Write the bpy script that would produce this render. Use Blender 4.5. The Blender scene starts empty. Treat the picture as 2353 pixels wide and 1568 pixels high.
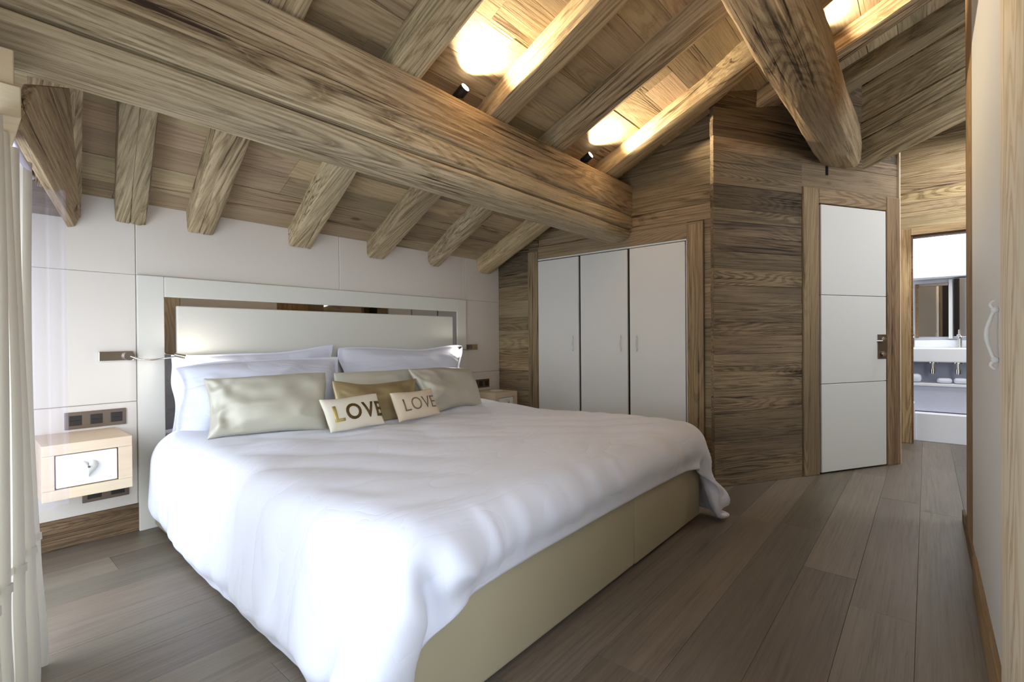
import bpy, bmesh, math, random
import numpy as np
from mathutils import Matrix, Vector

# ------------------------------------------------------------------ scene, camera, light
SC = bpy.context.scene
COL = SC.collection
SC.view_settings.view_transform = 'Standard'
SC.view_settings.look = 'None'
SC.view_settings.exposure = 0.40
SC.view_settings.gamma = 1.0
SC.view_settings.use_curve_mapping = False

def make_camera():
    yaw, pitch, roll = 0.70955341, 0.00506167, -0.00764375
    X = np.array([np.sin(yaw), 0, np.cos(yaw)]); Y = np.array([-np.cos(yaw), 0, np.sin(yaw)]); Z = np.array([0, -1, 0.])
    cp, sp, cr, sr = np.cos(pitch), np.sin(pitch), np.cos(roll), np.sin(roll)
    R = np.array([[cr, -sr, 0], [sr, cr, 0], [0, 0, 1]]) @ np.array([[1, 0, 0], [0, cp, -sp], [0, sp, cp]])
    m = R @ np.array([X, Y, Z]).T
    cd = bpy.data.cameras.new('camera'); cd.sensor_width = 36; cd.lens = 16.9645; cd.clip_start = .02
    co = bpy.data.objects.new('camera', cd); COL.objects.link(co)
    co.matrix_world = Matrix(((m[0][0], -m[1][0], -m[2][0], 0), (m[0][1], -m[1][1], -m[2][1], 0),
                              (m[0][2], -m[1][2], -m[2][2], 1.0), (0, 0, 0, 1)))
    SC.camera = co
make_camera()

W = bpy.data.worlds.new('world'); SC.world = W; W.use_nodes = True
W.node_tree.nodes['Background'].inputs[0].default_value = (.72, .84, 1.0, 1)
W.node_tree.nodes['Background'].inputs[1].default_value = 2.5

def area(name, loc, target, size, energy, color=(1, 1, 1), spread=180):
    l = bpy.data.lights.new(name, 'AREA'); l.shape = 'RECTANGLE'; l.size, l.size_y = size
    l.energy = energy; l.color = color; l.spread = math.radians(spread)
    o = bpy.data.objects.new(name, l); COL.objects.link(o); o.location = loc
    o.rotation_euler = (Vector(target) - Vector(loc)).to_track_quat('-Z', 'Y').to_euler()
    return o
area('window_daylight', (-.42, 1.6, 1.0), (2.0, 1.5, .7), (2.4, 1.3), 24, (.84, .91, 1.0))
area('rear_window_daylight', (-1.25, -2.0, 1.85), (2.0, 2.2, .9), (2.2, 1.6), 105, (.86, .93, 1.0))
area('bathroom_ceiling_light', (6.25, -.3, 2.25), (6.25, -.3, 0), (.5, 1.0), 16, (.93, .96, 1.0))
area('bathroom_mirror_light', (6.0, -.1, 1.9), (6.5, -.1, .9), (.1, .9), 5, (.93, .96, 1.0))
area('hall_ceiling_light', (5.25, -.45, 2.7), (5.3, -.1, 0), (.3, .5), 13, (1.0, .95, .88))

area('hall_side_fill', (3.9, -1.35, 1.9), (4.2, .6, 1.1), (.9, 1.2), 18, (.88, .94, 1.0))  # added fill lamp brightening the door and angled wall, no window there
# ------------------------------------------------------------------ helpers
PI = math.pi
RNG = random.Random(11)
def srgb(r, g, b):
    f = lambda c: (c/255/12.92) if c/255 <= .04045 else ((c/255+.055)/1.055)**2.4
    return (f(r), f(g), f(b), 1)

def link(name, me, mat=None, parent=None, mw=None, smooth=False):
    o = bpy.data.objects.new(name, me); COL.objects.link(o)
    if mat: me.materials.append(mat)
    if mw is not None: o.matrix_world = mw
    if parent is not None:
        o.parent = parent
        pm = parent.matrix_basis
        o.matrix_parent_inverse = pm.inverted()
    if smooth:
        for p in me.polygons: p.use_smooth = True
    return o
def mesh(name, v, f):
    me = bpy.data.meshes.new(name); me.from_pydata([tuple(map(float, a)) for a in v], [], [list(map(int, q)) for q in f]); me.update(); return me
def tag(o, label, cat, group=None):
    o['label'] = label; o['category'] = cat; o['kind'] = 'thing'
    if group: o['group'] = group
    return o
def struct(o): o['kind'] = 'structure'; return o
def empty(name, loc=(0, 0, 0), rz=0):
    o = bpy.data.objects.new(name, None); COL.objects.link(o); o.matrix_basis = Matrix.Translation(loc) @ Matrix.Rotation(rz, 4, 'Z')
    o.empty_display_size = .05
    return o
def frame(o, x, y, z=None):
    """4x4 from origin and x,y axes"""
    x = Vector(x).normalized(); y = Vector(y); y = (y - x*y.dot(x)).normalized(); z = x.cross(y)
    return Matrix(((x.x, y.x, z.x, o[0]), (x.y, y.y, z.y, o[1]), (x.z, y.z, z.z, o[2]), (0, 0, 0, 1)))

def box_mesh(name, sx, sy, sz, bev=.003, seg=2):
    bm = bmesh.new(); bmesh.ops.create_cube(bm, size=1)
    bmesh.ops.scale(bm, vec=(sx, sy, sz), verts=bm.verts)
    if bev: bmesh.ops.bevel(bm, geom=bm.edges[:], offset=min(bev, .45*min(sx, sy, sz)), segments=seg, affect='EDGES', profile=.5)
    me = bpy.data.meshes.new(name); bm.to_mesh(me); bm.free(); return me
def box(name, a, b, mat, parent=None, bev=.003, seg=2, smooth=False, color=None):
    """world-axis box between corners a and b"""
    c = [(p+q)/2 for p, q in zip(a, b)]; s = [abs(q-p) for p, q in zip(a, b)]
    o = link(name, box_mesh(name, *s, bev, seg), mat, parent, Matrix.Translation(c), smooth)
    if color: o.color = color
    return o
def clip(poly, n, d):
    out = []
    for i in range(len(poly)):
        p, q = poly[i], poly[(i+1) % len(poly)]
        a = p[0]*n[0]+p[1]*n[1]-d; b = q[0]*n[0]+q[1]*n[1]-d
        if a <= 0: out.append(p)
        if a*b < 0:
            t = a/(a-b); out.append((p[0]+t*(q[0]-p[0]), p[1]+t*(q[1]-p[1])))
    return out
def inset(poly, d):
    n = len(poly); out = []
    for i in range(n):
        p0, p1, p2 = Vector(poly[i-1]), Vector(poly[i]), Vector(poly[(i+1) % n])
        e1 = (p1-p0).normalized(); e2 = (p2-p1).normalized()
        n1 = Vector((-e1.y, e1.x)); n2 = Vector((-e2.y, e2.x))
        m = (n1+n2); l = m.length
        if l < 1e-4: out.append(tuple(p1)); continue
        m /= l; out.append(tuple(p1 + m*min(d/max(m.dot(n1), .3), 3*d)))
    return out
def area2(poly): return .5*sum(poly[i][0]*poly[(i+1) % len(poly)][1]-poly[(i+1) % len(poly)][0]*poly[i][1] for i in range(len(poly)))
def slab(name, poly, depth, mw, mat, parent=None, ch=.0018, color=None):
    """polygon in local xy (metres), front face at z=0, body behind to z=-depth, small chamfer"""
    if area2(poly) < 0: poly = poly[::-1]
    n = len(poly); f = inset(poly, ch)
    v = [(p[0], p[1], 0) for p in f]+[(p[0], p[1], -ch) for p in poly]+[(p[0], p[1], -depth) for p in poly]
    F = [list(range(n))]
    for k in (0, 1):
        for i in range(n):
            j = (i+1) % n; F.append([k*n+i, (k+1)*n+i, (k+1)*n+j, k*n+j])
    F.append([2*n+i for i in range(n)][::-1])
    o = link(name, mesh(name, v, F), mat, parent, mw)
    if color: o.color = color
    return o

# ------------------------------------------------------------------ materials
def newmat(name):
    m = bpy.data.materials.new(name); m.use_nodes = True
    nt = m.node_tree; b = nt.nodes['Principled BSDF']; return m, nt, b
def N(nt, t, **kw):
    n = nt.nodes.new(t)
    for k, v in kw.items():
        if k == 'inp':
            for a, c in v.items(): n.inputs[a].default_value = c
        else: setattr(n, k, v)
    return n
def L(nt, a, b): nt.links.new(a, b)
def mathn(nt, op, a=None, b=None, clampv=False):
    n = nt.nodes.new('ShaderNodeMath'); n.operation = op; n.use_clamp = clampv
    for i, v in enumerate((a, b)):
        if v is None: continue
        if isinstance(v, (int, float)): n.inputs[i].default_value = v
        else: L(nt, v, n.inputs[i])
    return n.outputs[0]
def ramp(nt, src, stops, interp='LINEAR'):
    r = nt.nodes.new('ShaderNodeValToRGB'); r.color_ramp.interpolation = interp
    e = r.color_ramp.elements
    while len(e) > 1: e.remove(e[-1])
    e[0].position = stops[0][0]; e[0].color = stops[0][1]
    for p, c in stops[1:]:
        x = e.new(p); x.color = c
    L(nt, src, r.inputs[0]); return r.outputs[0]
def mix(nt, fac, a, b, mode='MIX'):
    n = nt.nodes.new('ShaderNodeMix'); n.data_type = 'RGBA'; n.blend_type = mode
    for i, v in ((0, fac), (6, a), (7, b)):
        if isinstance(v, (int, float)): n.inputs[i].default_value = v
        elif isinstance(v, tuple): n.inputs[i].default_value = v
        else: L(nt, v, n.inputs[i])
    return n.outputs[2]

def wood(name, light, mid, dark, rings=14, ringscale=1.5, contrast=.6, fibre=.35, rough=.75, bump=.35, vary=.12,
         stain=.35, knots=.5, stretch=.10, grey=None, spec=.3, ringamt=.8, cracks=.6, streakamt=1.0):
    m, nt, b = newmat(name)
    tc = N(nt, 'ShaderNodeTexCoord'); oi = N(nt, 'ShaderNodeObjectInfo')
    off = N(nt, 'ShaderNodeCombineXYZ')
    r = oi.outputs['Random']
    for i, k in enumerate((31.7, 17.3, 53.1)): L(nt, mathn(nt, 'MULTIPLY', r, k), off.inputs[i])
    add = N(nt, 'ShaderNodeVectorMath', operation='ADD'); L(nt, tc.outputs['Object'], add.inputs[0]); L(nt, off.outputs[0], add.inputs[1])
    P = add.outputs[0]
    def vm(s):
        n = N(nt, 'ShaderNodeVectorMath', operation='MULTIPLY'); L(nt, P, n.inputs[0]); n.inputs[1].default_value = s; return n.outputs[0]
    def noise(v, scale, detail=2, rgh=.5, dist=0):
        n = N(nt, 'ShaderNodeTexNoise'); n.inputs['Scale'].default_value = scale; n.inputs['Detail'].default_value = detail
        n.inputs['Roughness'].default_value = rgh; n.inputs['Distortion'].default_value = dist; L(nt, v, n.inputs['Vector']); return n.outputs['Fac']
    h = noise(vm((stretch, 1, 1)), ringscale*2, 2.2, .45)
    k1 = noise(vm((.8, 5.0, 5.0)), 2.2, 3, .6)
    hh = mathn(nt, 'ADD', mathn(nt, 'MULTIPLY', h, float(rings)*3.6), mathn(nt, 'MULTIPLY', k1, 1.6))
    ring = mathn(nt, 'MULTIPLY', mathn(nt, 'PINGPONG', hh, .5), 2.0)
    late = ramp(nt, ring, [(0, (0, 0, 0, 1)), (.45, (.12, .12, .12, 1)), (.80, (1, 1, 1, 1)), (.93, (.9, .9, .9, 1)), (1, (.4, .4, .4, 1))])
    rm = ramp(nt, noise(vm((.30, 1.7, 1.7)), 1.7, 2, .5), [(.42, (.10, .10, .10, 1)), (.60, (1, 1, 1, 1))])
    late = mathn(nt, 'MULTIPLY', late, mathn(nt, 'MULTIPLY', rm, ringamt))
    streak = ramp(nt, noise(vm((1.3, 52, 52)), 1.5, 8, .72, .4), [(.33, (0, 0, 0, 1)), (.52, (.38, .38, .38, 1)), (.68, (1, 1, 1, 1))])
    pits = ramp(nt, noise(vm((5.5, 60, 60)), 1.6, 4, .7, .3), [(.58, (0, 0, 0, 1)), (.72, (1, 1, 1, 1))])
    fib = noise(vm((3.2, 120, 120)), 1.8, 3, .75)
    cr = noise(vm((.22, 9, 9)), 1.3, 3, .5, .3)
    cr = mathn(nt, 'ABSOLUTE', mathn(nt, 'SUBTRACT', cr, .5))
    crk = ramp(nt, cr, [(0, (1, 1, 1, 1)), (.006, (.9, .9, .9, 1)), (.016, (0, 0, 0, 1))])
    cm = ramp(nt, noise(vm((.5, 2.4, 2.4)), 1.9, 2, .5), [(.50, (0, 0, 0, 1)), (.60, (1, 1, 1, 1))])
    crk = mathn(nt, 'MULTIPLY', crk, mathn(nt, 'MULTIPLY', cm, cracks))
    big = noise(vm((.45, 2.4, 2.4)), 1.3, 4, .65)
    v = mathn(nt, 'ADD', mathn(nt, 'MULTIPLY', late, contrast*.62), mathn(nt, 'MULTIPLY', streak, contrast*.85*streakamt))
    v = mathn(nt, 'ADD', v, mathn(nt, 'MULTIPLY', mathn(nt, 'SUBTRACT', fib, .5), fibre))
    v = mathn(nt, 'ADD', v, mathn(nt, 'MULTIPLY', mathn(nt, 'SUBTRACT', big, .5), stain*1.6))
    v = mathn(nt, 'ADD', v, crk)
    v = mathn(nt, 'ADD', v, mathn(nt, 'MULTIPLY', pits, fibre*.55))
    v = mathn(nt, 'ADD', v, -.03, True)
    col = ramp(nt, v, [(0, light), (.48, mid), (1, dark)])
    if grey is not None:
        gm = ramp(nt, noise(vm((.5, 1.6, 1.6)), 1.1, 3, .6), [(.42, (0, 0, 0, 1)), (.66, (.75, .75, .75, 1))])
        col = mix(nt, gm, col, mix(nt, 1.0, grey, ramp(nt, v, [(0, (1, 1, 1, 1)), (1, (.45, .43, .4, 1))]), 'MULTIPLY'))
    if knots > 0:
        vo = N(nt, 'ShaderNodeTexVoronoi'); vo.inputs['Scale'].default_value = 2.3; vo.inputs['Randomness'].default_value = 1
        L(nt, vm((.55, 1.25, 1.25)), vo.inputs['Vector'])
        kn = ramp(nt, vo.outputs['Distance'], [(0, (1, 1, 1, 1)), (.035, (.8, .8, .8, 1)), (.065, (0, 0, 0, 1))])
        col = mix(nt, mathn(nt, 'MULTIPLY', kn, knots), col, tuple(c*.5 for c in dark[:3])+(1,))
    # per object tone and hue
    hs = N(nt, 'ShaderNodeHueSaturation'); hs.inputs['Saturation'].default_value = .86
    L(nt, mathn(nt, 'ADD', mathn(nt, 'MULTIPLY', mathn(nt, 'SUBTRACT', r, .5), .016), .5), hs.inputs['Hue'])
    r2 = mathn(nt, 'FRACT', mathn(nt, 'MULTIPLY', r, 91.7))
    L(nt, mathn(nt, 'ADD', mathn(nt, 'MULTIPLY', mathn(nt, 'SUBTRACT', r2, .5), 2*vary), 1.0), hs.inputs['Value'])
    L(nt, col, hs.inputs['Color'])
    out = mix(nt, 1.0, hs.outputs[0], oi.outputs['Color'], 'MULTIPLY')
    L(nt, out, b.inputs['Base Color'])
    b.inputs['Roughness'].default_value = rough; b.inputs['Specular IOR Level'].default_value = spec
    bp = N(nt, 'ShaderNodeBump'); bp.inputs['Strength'].default_value = bump; bp.inputs['Distance'].default_value = .004
    hgt = mathn(nt, 'MULTIPLY', v, -1.2)
    L(nt, hgt, bp.inputs['Height']); L(nt, bp.outputs[0], b.inputs['Normal'])
    return m
def plain(name, col, rough=.5, metal=0, spec=.5, bump=0, bscale=400, vary=0, sheen=0):
    m, nt, b = newmat(name)
    b.inputs['Base Color'].default_value = col; b.inputs['Roughness'].default_value = rough
    b.inputs['Metallic'].default_value = metal; b.inputs['Specular IOR Level'].default_value = spec
    tc = N(nt, 'ShaderNodeTexCoord')
    if sheen: b.inputs['Sheen Weight'].default_value = sheen
    if vary:
        n = N(nt, 'ShaderNodeTexNoise'); n.inputs['Scale'].default_value = 5; n.inputs['Detail'].default_value = 4; L(nt, tc.outputs['Object'], n.inputs['Vector'])
        L(nt, ramp(nt, n.outputs['Fac'], [(.3, tuple(c*(1-vary) for c in col[:3])+(1,)), (.7, tuple(min(1, c*(1+vary)) for c in col[:3])+(1,))]), b.inputs['Base Color'])
    if bump:
        n = N(nt, 'ShaderNodeTexNoise'); n.inputs['Scale'].default_value = bscale; n.inputs['Detail'].default_value = 3; L(nt, tc.outputs['Object'], n.inputs['Vector'])
        bp = N(nt, 'ShaderNodeBump'); bp.inputs['Strength'].default_value = bump; bp.inputs['Distance'].default_value = .002
        L(nt, n.outputs['Fac'], bp.inputs['Height']); L(nt, bp.outputs[0], b.inputs['Normal'])
    return m

M_BEAM = wood('aged_beam_wood', srgb(216, 197, 158), srgb(162, 139, 102), srgb(62, 46, 30), rings=11, ringscale=1.3, contrast=.80, fibre=.6, rough=.85, bump=.7, vary=.10, stain=.5, knots=.6, grey=srgb(176, 157, 124))
M_CEIL = wood('ceiling_board_wood', srgb(204, 180, 138), srgb(168, 142, 102), srgb(92, 70, 44), rings=10, ringscale=1.6, contrast=.56, fibre=.36, rough=.8, bump=.3, vary=.20, stain=.4, knots=.7, grey=srgb(150, 134, 106))
M_WALL = wood('reclaimed_wall_wood', srgb(178, 154, 118), srgb(122, 101, 74), srgb(34, 25, 16), rings=15, ringscale=2.0, contrast=.76, fibre=.4, rough=.75, bump=.6, vary=.26, stain=.65, knots=.5, grey=srgb(124, 110, 88))
M_WALLT = wood('lighter_wall_wood', srgb(186, 167, 130), srgb(142, 120, 84), srgb(66, 50, 32), rings=12, ringscale=1.7, contrast=.74, fibre=.35, rough=.78, bump=.4, vary=.15, stain=.5, knots=.6, grey=srgb(160, 144, 118))
M_TRIM = wood('door_trim_wood', srgb(180, 155, 114), srgb(134, 108, 73), srgb(56, 40, 26), rings=8, ringscale=2.0, streakamt=.7, contrast=.75, fibre=.35, rough=.7, bump=.5, vary=.12, stain=.5, knots=.5, grey=srgb(140, 122, 94))
M_FLOOR = wood('oiled_oak_floor', srgb(134, 123, 107), srgb(106, 95, 81), srgb(66, 57, 46), rings=9, ringscale=1.5, contrast=.55, fibre=.34, rough=.42, bump=.10, vary=.11, stain=.4, knots=.35, spec=.45, ringamt=.35, cracks=.15, stretch=.06, grey=srgb(112, 103, 90))
M_PINE = wood('pale_pine_wood', srgb(240, 226, 196), srgb(218, 194, 152), srgb(140, 108, 72), rings=4, ringscale=1.8, ringamt=1.5, cracks=.2, streakamt=.30, stretch=.22, contrast=.62, fibre=.2, rough=.6, bump=.3, vary=.05, stain=.3, knots=.4)
M_OAKV = wood('pale_oak_veneer', srgb(222, 198, 164), srgb(206, 180, 144), srgb(176, 148, 112), rings=6, ringscale=1.2, contrast=.35, fibre=.25, rough=.5, bump=.06, vary=.03, stain=.15, knots=0, ringamt=.3, cracks=0)
M_WHITE = plain('white_lacquer', srgb(238, 238, 234), .42, spec=.45)
M_WPANEL = plain('white_wall_fabric', srgb(222, 214, 204), .8, bump=.15, bscale=600)
M_LEATH = plain('cream_leather', srgb(222, 220, 210), .68, bump=.12, bscale=350)
M_BASE = plain('beige_leatherette', srgb(180, 171, 143), .5, bump=.2, bscale=260)
M_COTTON = plain('white_cotton', srgb(232, 235, 248), .85, bump=.10, bscale=900, sheen=.15)
M_COTTON2 = plain('white_pillow_cotton', srgb(228, 231, 246), .85, bump=.10, bscale=900, sheen=.15)
def creases(m, s=.35):
    nt = m.node_tree; b = nt.nodes['Principled BSDF']
    tc = N(nt, 'ShaderNodeTexCoord')
    wv = N(nt, 'ShaderNodeTexNoise'); wv.inputs['Scale'].default_value = 2.6; wv.inputs['Detail'].default_value = 2.5; wv.inputs['Roughness'].default_value = .5; wv.inputs['Distortion'].default_value = .8
    mp = N(nt, 'ShaderNodeMapping'); mp.inputs['Scale'].default_value = (.8, 2.2, 1.5); mp.inputs['Rotation'].default_value = (0, 0, .6)
    L(nt, tc.outputs['Object'], mp.inputs['Vector']); L(nt, mp.outputs[0], wv.inputs['Vector'])
    r = mathn(nt, 'ABSOLUTE', mathn(nt, 'SUBTRACT', wv.outputs['Fac'], .5))
    r = mathn(nt, 'POWER', mathn(nt, 'MULTIPLY', r, 4.0, True), .6)
    bp = N(nt, 'ShaderNodeBump'); bp.inputs['Strength'].default_value = s; bp.inputs['Distance'].default_value = .012
    L(nt, r, bp.inputs['Height']); L(nt, bp.outputs[0], b.inputs['Normal'])
creases(M_COTTON, .26); creases(M_COTTON2, .55)
M_MIRROR = plain('smoked_mirror', (.36, .33, .31, 1), .02, 1.0)
M_MIRR2 = plain('clear_mirror', (.85, .87, .88, 1), .02, 1.0)
M_CHROME = plain('polished_nickel', (.72, .68, .62, 1), .16, 1.0)
M_BRONZE = plain('brushed_bronze_metal', srgb(128, 114, 100), .42, .8)
M_DARKP = plain('dark_switch_plastic', srgb(46, 40, 36), .4)
M_BLACK = plain('black_metal', srgb(30, 27, 25), .45, .4)
M_CERAM = plain('white_ceramic', srgb(242, 244, 248), .15)
M_BATHW = plain('white_bathroom_paint', srgb(240, 242, 248), .6)
M_LILAC = plain('pale_lilac_lacquer', srgb(196, 198, 214), .4)
M_DARKGAP = plain('dark_gap', srgb(38, 28, 20), .9)
M_GAP2 = plain('floor_joint_brown', srgb(84, 70, 55), .8)
M_SILVER = plain('champagne_satin', srgb(194, 190, 174), .48, .15, bump=.15, bscale=500, vary=.06)
M_CHAMP = plain('pale_champagne_satin', srgb(210, 208, 192), .45, .15, bump=.15, bscale=500, vary=.05)
M_GOLD = plain('old_gold_satin', srgb(168, 150, 112), .34, .35, bump=.15, bscale=500, vary=.08)
M_LINEN = plain('ivory_linen', srgb(234, 228, 210), .9, bump=.3, bscale=700)
M_LINEN2 = plain('beige_linen', srgb(222, 208, 184), .9, bump=.3, bscale=700)
M_LET1 = plain('dark_bronze_thread', srgb(98, 78, 44), .35, .5)
M_LET2 = plain('pale_gold_thread', srgb(206, 188, 120), .3, .5)
M_LET3 = plain('grey_brown_thread', srgb(128, 114, 96), .4, .4)
def cloth_trans(name, col, tr, alpha=1.0):
    m, nt, b = newmat(name)
    out = nt.nodes['Material Output']
    b.inputs['Base Color'].default_value = col; b.inputs['Roughness'].default_value = .85
    t = N(nt, 'ShaderNodeBsdfTranslucent'); t.inputs['Color'].default_value = col
    mx = N(nt, 'ShaderNodeMixShader'); mx.inputs[0].default_value = tr
    L(nt, b.outputs[0], mx.inputs[1]); L(nt, t.outputs[0], mx.inputs[2])
    last = mx.outputs[0]
    if alpha < 1:
        tp = N(nt, 'ShaderNodeBsdfTransparent'); m2 = N(nt, 'ShaderNodeMixShader'); m2.inputs[0].default_value = alpha
        L(nt, tp.outputs[0], m2.inputs[1]); L(nt, last, m2.inputs[2]); last = m2.outputs[0]
    L(nt, last, out.inputs['Surface']); return m
M_CURT = cloth_trans('ivory_curtain_cloth', srgb(226, 221, 210), .30)
M_PULL = plain('white_enamel_pull', srgb(214, 212, 204), .35)
M_SHEER = cloth_trans('lilac_sheer_cloth', srgb(208, 202, 226), .5, .20)
M_TAPE = plain('lilac_white_tape', srgb(226, 222, 246), .8)
def emis(name, col, s):
    m, nt, b = newmat(name); b.inputs['Base Color'].default_value = col
    b.inputs['Emission Color'].default_value = col; b.inputs['Emission Strength'].default_value = s; return m
M_LAMP = emis('warm_lamp_lens', (1, .9, .72, 1), 14)

# ------------------------------------------------------------------ roof geometry constants
TAN = math.tan(math.radians(22.74)); PH = math.radians(22.74)
def zc(y): return 1.752 + TAN*(3.17-y)
SLOPE = Vector((0, -math.cos(PH), math.sin(PH)))
NRM = Vector((0, math.sin(PH), math.cos(PH)))

# ------------------------------------------------------------------ floor
FL = struct(box('floor', (-.35, -1.6, -.06), (7.0, 3.3, -.004), M_GAP2, bev=0))
y = -1.49; row = 0
while y < 3.2:
    x = -.35 - RNG.uniform(0, 1.4)
    if abs(y-.22) < .01: x = 2.41-2*1.9
    while x < 6.55:
        l = 1.9 if abs(y-.22) < .01 else RNG.uniform(1.5, 2.3)
        x0, x1 = max(x, -.35), min(x+l, 6.9)
        if x1-x0 > .05:
            t = RNG.uniform(.80, 1.12)
            if x1 > 1.4 and -.2 < y < .35: t *= .97
            slab('plank', [(0, 0), (x1-x0-.001, 0), (x1-x0-.001, .1892), (0, .1892)], .0038,
                 frame((x0, y, RNG.uniform(-.0004, .0003)), (1, 0, 0), (0, 1, 0)), M_FLOOR, FL, .0006, (t, t*RNG.uniform(.97, 1.0), t*RNG.uniform(.94, 1.02), 1))
        x += l
    y += .19; row += 1

# ------------------------------------------------------------------ ceiling boards
CE = struct(link('ceiling', mesh('ceiling', [(-.4, 3.4, zc(3.4)+.03), (6.9, 3.4, zc(3.4)+.03), (6.9, -1.7, zc(-1.7)+.03), (-.4, -1.7, zc(-1.7)+.03),
     (-.4, 3.4, zc(3.4)+.06), (6.9, 3.4, zc(3.4)+.06), (6.9, -1.7, zc(-1.7)+.06), (-.4, -1.7, zc(-1.7)+.06)],
     [(0, 1, 2, 3), (7, 6, 5, 4), (0, 4, 5, 1), (2, 6, 7, 3), (0, 3, 7, 4), (1, 5, 6, 2)]), M_DARKGAP))
s = -.18
while s < 5.1:
    w = RNG.uniform(.15, .22)
    x = -.4 - RNG.uniform(0, 1.2)
    while x < 6.8:
        l = RNG.uniform(1.1, 2.4)
        x0, x1 = max(x, -.4), min(x+l, 6.88)
        if x1-x0 > .08:
            org = Vector((x1, 3.17, zc(3.17))) + SLOPE*s + NRM*RNG.uniform(-.001, .002)
            t = RNG.uniform(.72, 1.12)
            slab('plank', [(0, 0), (x1-x0-.002, 0), (x1-x0-.002, w-.002), (0, w-.002)], .024,
                 frame(org, (-1, 0, 0), SLOPE), M_CEIL, CE, .0018, (t, t*RNG.uniform(.95, 1.0), t*RNG.uniform(.9, 1.0), 1))
        x += l
    s += w

# ------------------------------------------------------------------ timbers
def timber(name, mw, length, section, mat, parent=None, n=26, wob=.006, seed=1, path=None, color=None, caps=True):
    """section: closed list of (y,z); path(t)->(dy,dz,scale)"""
    rs = np.random.RandomState(seed); m = len(section); V = []
    ph = rs.uniform(0, 6.28, (m, 3)); 
    for i in range(n+1):
        t = i/n; X = t*length
        dy, dz, sc = path(t) if path else (0, 0, 1)
        for j, (a, b) in enumerate(section):
            w = wob*(math.sin(X*2.1+ph[j, 0])*.5+math.sin(X*5.3+ph[j, 1])*.35+math.sin(X*11+ph[j, 2])*.2+rs.uniform(-.15, .15))
            w2 = wob*(math.sin(X*2.7+ph[j, 1])*.5+math.sin(X*6.1+ph[j, 2])*.3+rs.uniform(-.15, .15))
            V.append((X, a*sc+dy+w, b+dz+w2))
    F = []
    for i in range(n):
        for j in range(m):
            k = (j+1) % m; F.append((i*m+j, i*m+k, (i+1)*m+k, (i+1)*m+j))
    if caps: F.append(tuple(range(m))[::-1]); F.append(tuple(n*m+j for j in range(m)))
    me = mesh(name, V, F)
    bm = bmesh.new(); bm.from_mesh(me); bmesh.ops.recalc_face_normals(bm, faces=bm.faces); bm.to_mesh(me); bm.free()
    o = link(name, me, mat, parent, mw)
    for p in me.polygons: p.use_smooth = len(p.vertices) == 4
    try: me.set_sharp_from_angle(angle=math.radians(32))
    except Exception: pass
    if color: o.color = color
    return o

# big purlin: two stacked timbers with a long shake in the lower one
PU = empty('ceiling_beam', (1.6, 1.85, 1.76))
tag(PU, 'massive double-stacked rough timber beam crossing the room above the bed', 'beam')
mwx = frame((-.35, 0, 0), (1, 0, 0), (0, 1, 0))
low = [(1.985, 1.79), (1.985, 1.95), (1.758, 1.95), (1.749, 1.935), (1.747, 1.90), (1.748, 1.868), (1.752, 1.856), (1.785, 1.847), (1.755, 1.838), (1.750, 1.83),
       (1.752, 1.812), (1.765, 1.785), (1.79, 1.768), (1.83, 1.760), (1.89, 1.758), (1.95, 1.762)]
timber('timber', mwx, 3.86, low, M_BEAM, PU, n=90, wob=.004, seed=5)
up = [(1.975, 1.953), (1.975, 2.19), (1.757, 2.19), (1.746, 2.175), (1.744, 2.10), (1.746, 2.03), (1.742, 1.985), (1.747, 1.965), (1.762, 1.951)]
timber('timber', mwx, 3.86, up, M_BEAM, PU, n=90, wob=.004, seed=8, color=(.86, .81, .76, 1))
# second purlin, top of the frame
P2 = timber('ceiling_beam', frame((-.4, 0, 0), (1, 0, 0), (0, 1, 0)), 4.72,
       [(.60, 2.30), (.60, 2.66), (.47, 2.72), (.41, 2.66), (.365, 2.54), (.350, 2.40), (.352, 2.28), (.372, 2.248), (.41, 2.236), (.47, 2.238), (.53, 2.235), (.575, 2.25)],
       M_BEAM, n=80, wob=.009, seed=12, path=lambda t: (0, 0, 1), color=(.80, .74, .68, 1))
tag(P2, 'thick brown roof beam running into the dark wood wall above the white door', 'beam')

def rafter(pts, seed, label, color=(1, 1, 1, 1), dep=.147, crack=None, rnd=.013, cdep=.008):
    """pts: list of (y, xright, width) from wall upward"""
    y0 = pts[0][0]; yl = pts[-1][0]; length = (y0-yl)/math.cos(PH)
    ys = np.array([p[0] for p in pts])[::-1]; xr = np.array([p[1] for p in pts])[::-1]; ww = np.array([p[2] for p in pts])[::-1]
    def path(t):
        yy = y0+(yl-y0)*t
        x = np.interp(yy, ys, xr); w = np.interp(yy, ys, ww)
        return (x-w/2-xm, 0, w/.15)
    xm = pts[0][1]
    org = Vector((xm, y0, zc(y0)))
    d = dep*math.cos(PH); r = rnd
    # local y must be world +x so flip: frame x=SLOPE, y=+X  -> z = SLOPE x X
    zdir = SLOPE.cross(Vector((1, 0, 0)))      # points to -normal or +normal
    sg = 1 if zdir.dot(NRM) > 0 else -1
    sec = [(-.075, .03), (-.075, -.02), (-.077, -d+r*1.2), (-.077+r*.35, -d+r*.35), (-.075+r*1.1, -d)]
    if crack is not None: sec += [(crack-.004, -d+.001), (crack, -d+cdep), (crack+.004, -d+.001)]
    sec += [(.02 if crack is None or abs(crack-.02) > .02 else .045, -d-.001), (.075-r*1.2, -d), (.077-r*.4, -d+r*.3), (.077, -d+r*1.1), (.075, -.02), (.075, .03)]
    sec = [(a, b*sg) for a, b in sec]
    o = timber('rafter', frame(org, SLOPE, (1, 0, 0)), length, sec, M_BEAM, n=44, wob=.0045, seed=seed, path=path, color=color)
    return tag(o, label, 'rafter', 'rough sloping roof rafters')
YB = -1.5
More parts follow.
